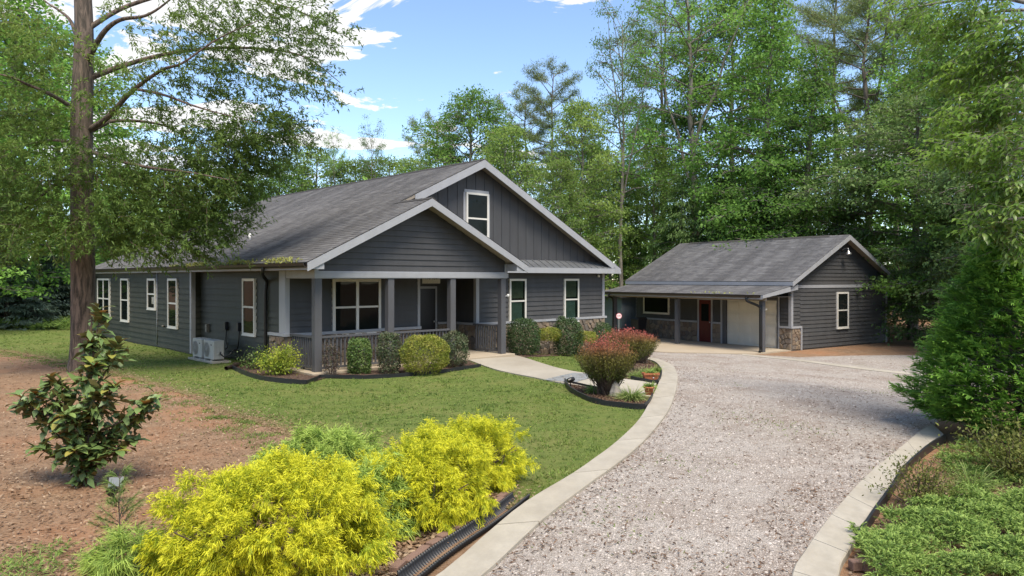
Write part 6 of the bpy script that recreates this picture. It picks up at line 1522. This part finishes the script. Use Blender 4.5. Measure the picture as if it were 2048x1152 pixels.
chips(P, (.03, .10), (.006, .018), M['needle'], 'brown pine-needle litter strewn over the gravel', 'pine_litter', .03)
wp = np.concatenate([np.array(G(px, py)) + rng.normal(size=(k_, 2)) * np.array([.42, .30]) for px, py, k_ in ((1520,850,150),(1600,865,110),(1480,830,90),(1250,1005,60),(1225,1040,70),(1330,935,70),(1360,920,50),(1740,785,80),(1440,770,40),(1310,1090,40),(1430,740,40))]); n = len(wp)
V, F, t = ribbons(np.stack([wp[:, 0], wp[:, 1], hgt(wp[:, 0], wp[:, 1]) + .015], 1), rng.normal(size=(n, 3)) * .7 + Z3, runit(n), rng.uniform(.03, .08, n), .014, 1, .4)
tag(np_obj('weeds', V, F, M['grass'], attrs={'tip': t}), 'thin green weeds coming up through the gravel', 'weeds', kind='stuff')
DIRT = [p for p in LAWN_EDGE] + [(-.6, 9.6), (-1.6, 5.0), (-1.8, 3.5), (-9, 3.5), (-26, 20)]
P = scatter(DIRT, 320000, 7.5); chips(P, (.02, .085), (.008, .028), M['chip'], 'bark chips and dry leaves on the bare clay at left', 'bark_litter')
eb = np.array(LAWN_EDGE); ii = rng.integers(0, len(eb) - 1, 16000); tt_ = rng.uniform(0, 1, (16000, 1)); Pe = eb[ii] * (1 - tt_) + eb[ii + 1] * tt_ + rng.normal(size=(16000, 2)) * .38; inl = inpoly(Pe, LAWN)
chips(Pe[inl][:7000], (.02, .075), (.008, .024), M['chip'], 'dry leaves thinning out across the lawn border', 'leaf_litter', .02)
Pg = Pe[~inl]; f = np.sin(Pg[:, 0] * 4 + np.sin(Pg[:, 1] * 3)) * np.sin(Pg[:, 1] * 5); Pg = np.repeat(Pg[f + rng.normal(0, .4, len(Pg)) > .25], 3, 0); Pg = Pg + rng.normal(size=Pg.shape) * .03; n = len(Pg)
V, F, t = ribbons(np.stack([Pg[:, 0], Pg[:, 1], hgt(Pg[:, 0], Pg[:, 1])], 1), rng.normal(size=(n, 3)) * .6 + Z3, runit(n), rng.uniform(.04, .10, n), .014, 1, .35)
tag(np_obj('grass', V, F, M['grass'], attrs={'tip': t}), 'ragged grass tufts creeping from the lawn into the bare clay', 'grass', kind='stuff')
P = scatter(GP([(1700,1120),(1760,1030),(1850,925),(1900,890),(2100,860),(2300,1000),(2300,1250),(1690,1250)]), 26000); chips(P, (.02, .08), (.008, .028), M['chip'], 'bark chips between the junipers at right', 'bark_litter')
for b_, lab in ((BED_A, 'bark mulch in the bed along the porch'), (BED_B, 'bark mulch in the bed under the front windows'), (BED_C, 'bark mulch in the lower barberry bed'), (BED_D, 'bark mulch in the upper barberry bed')):
    P = scatter(b_, 9000); P = P[~inpoly(P, WALK) & ~inpoly(P, hpoly)]; chips(P, (.02, .07), (.008, .024), M['needle'], lab, 'bark_mulch', .03, 'mulch')
DR = np.array(GP([(1048,1003),(905,1102),(790,1170)])); P = scatter([(-.25, 8.6), (-.05, 8.2), (-1.55, 4.9), (-2.3, 5.2)], 9000); chips(P, (.03, .08), (.02, .05), M['chip'], 'dry brown leaves between golden shrubs and brick edging', 'leaf_litter', .015)
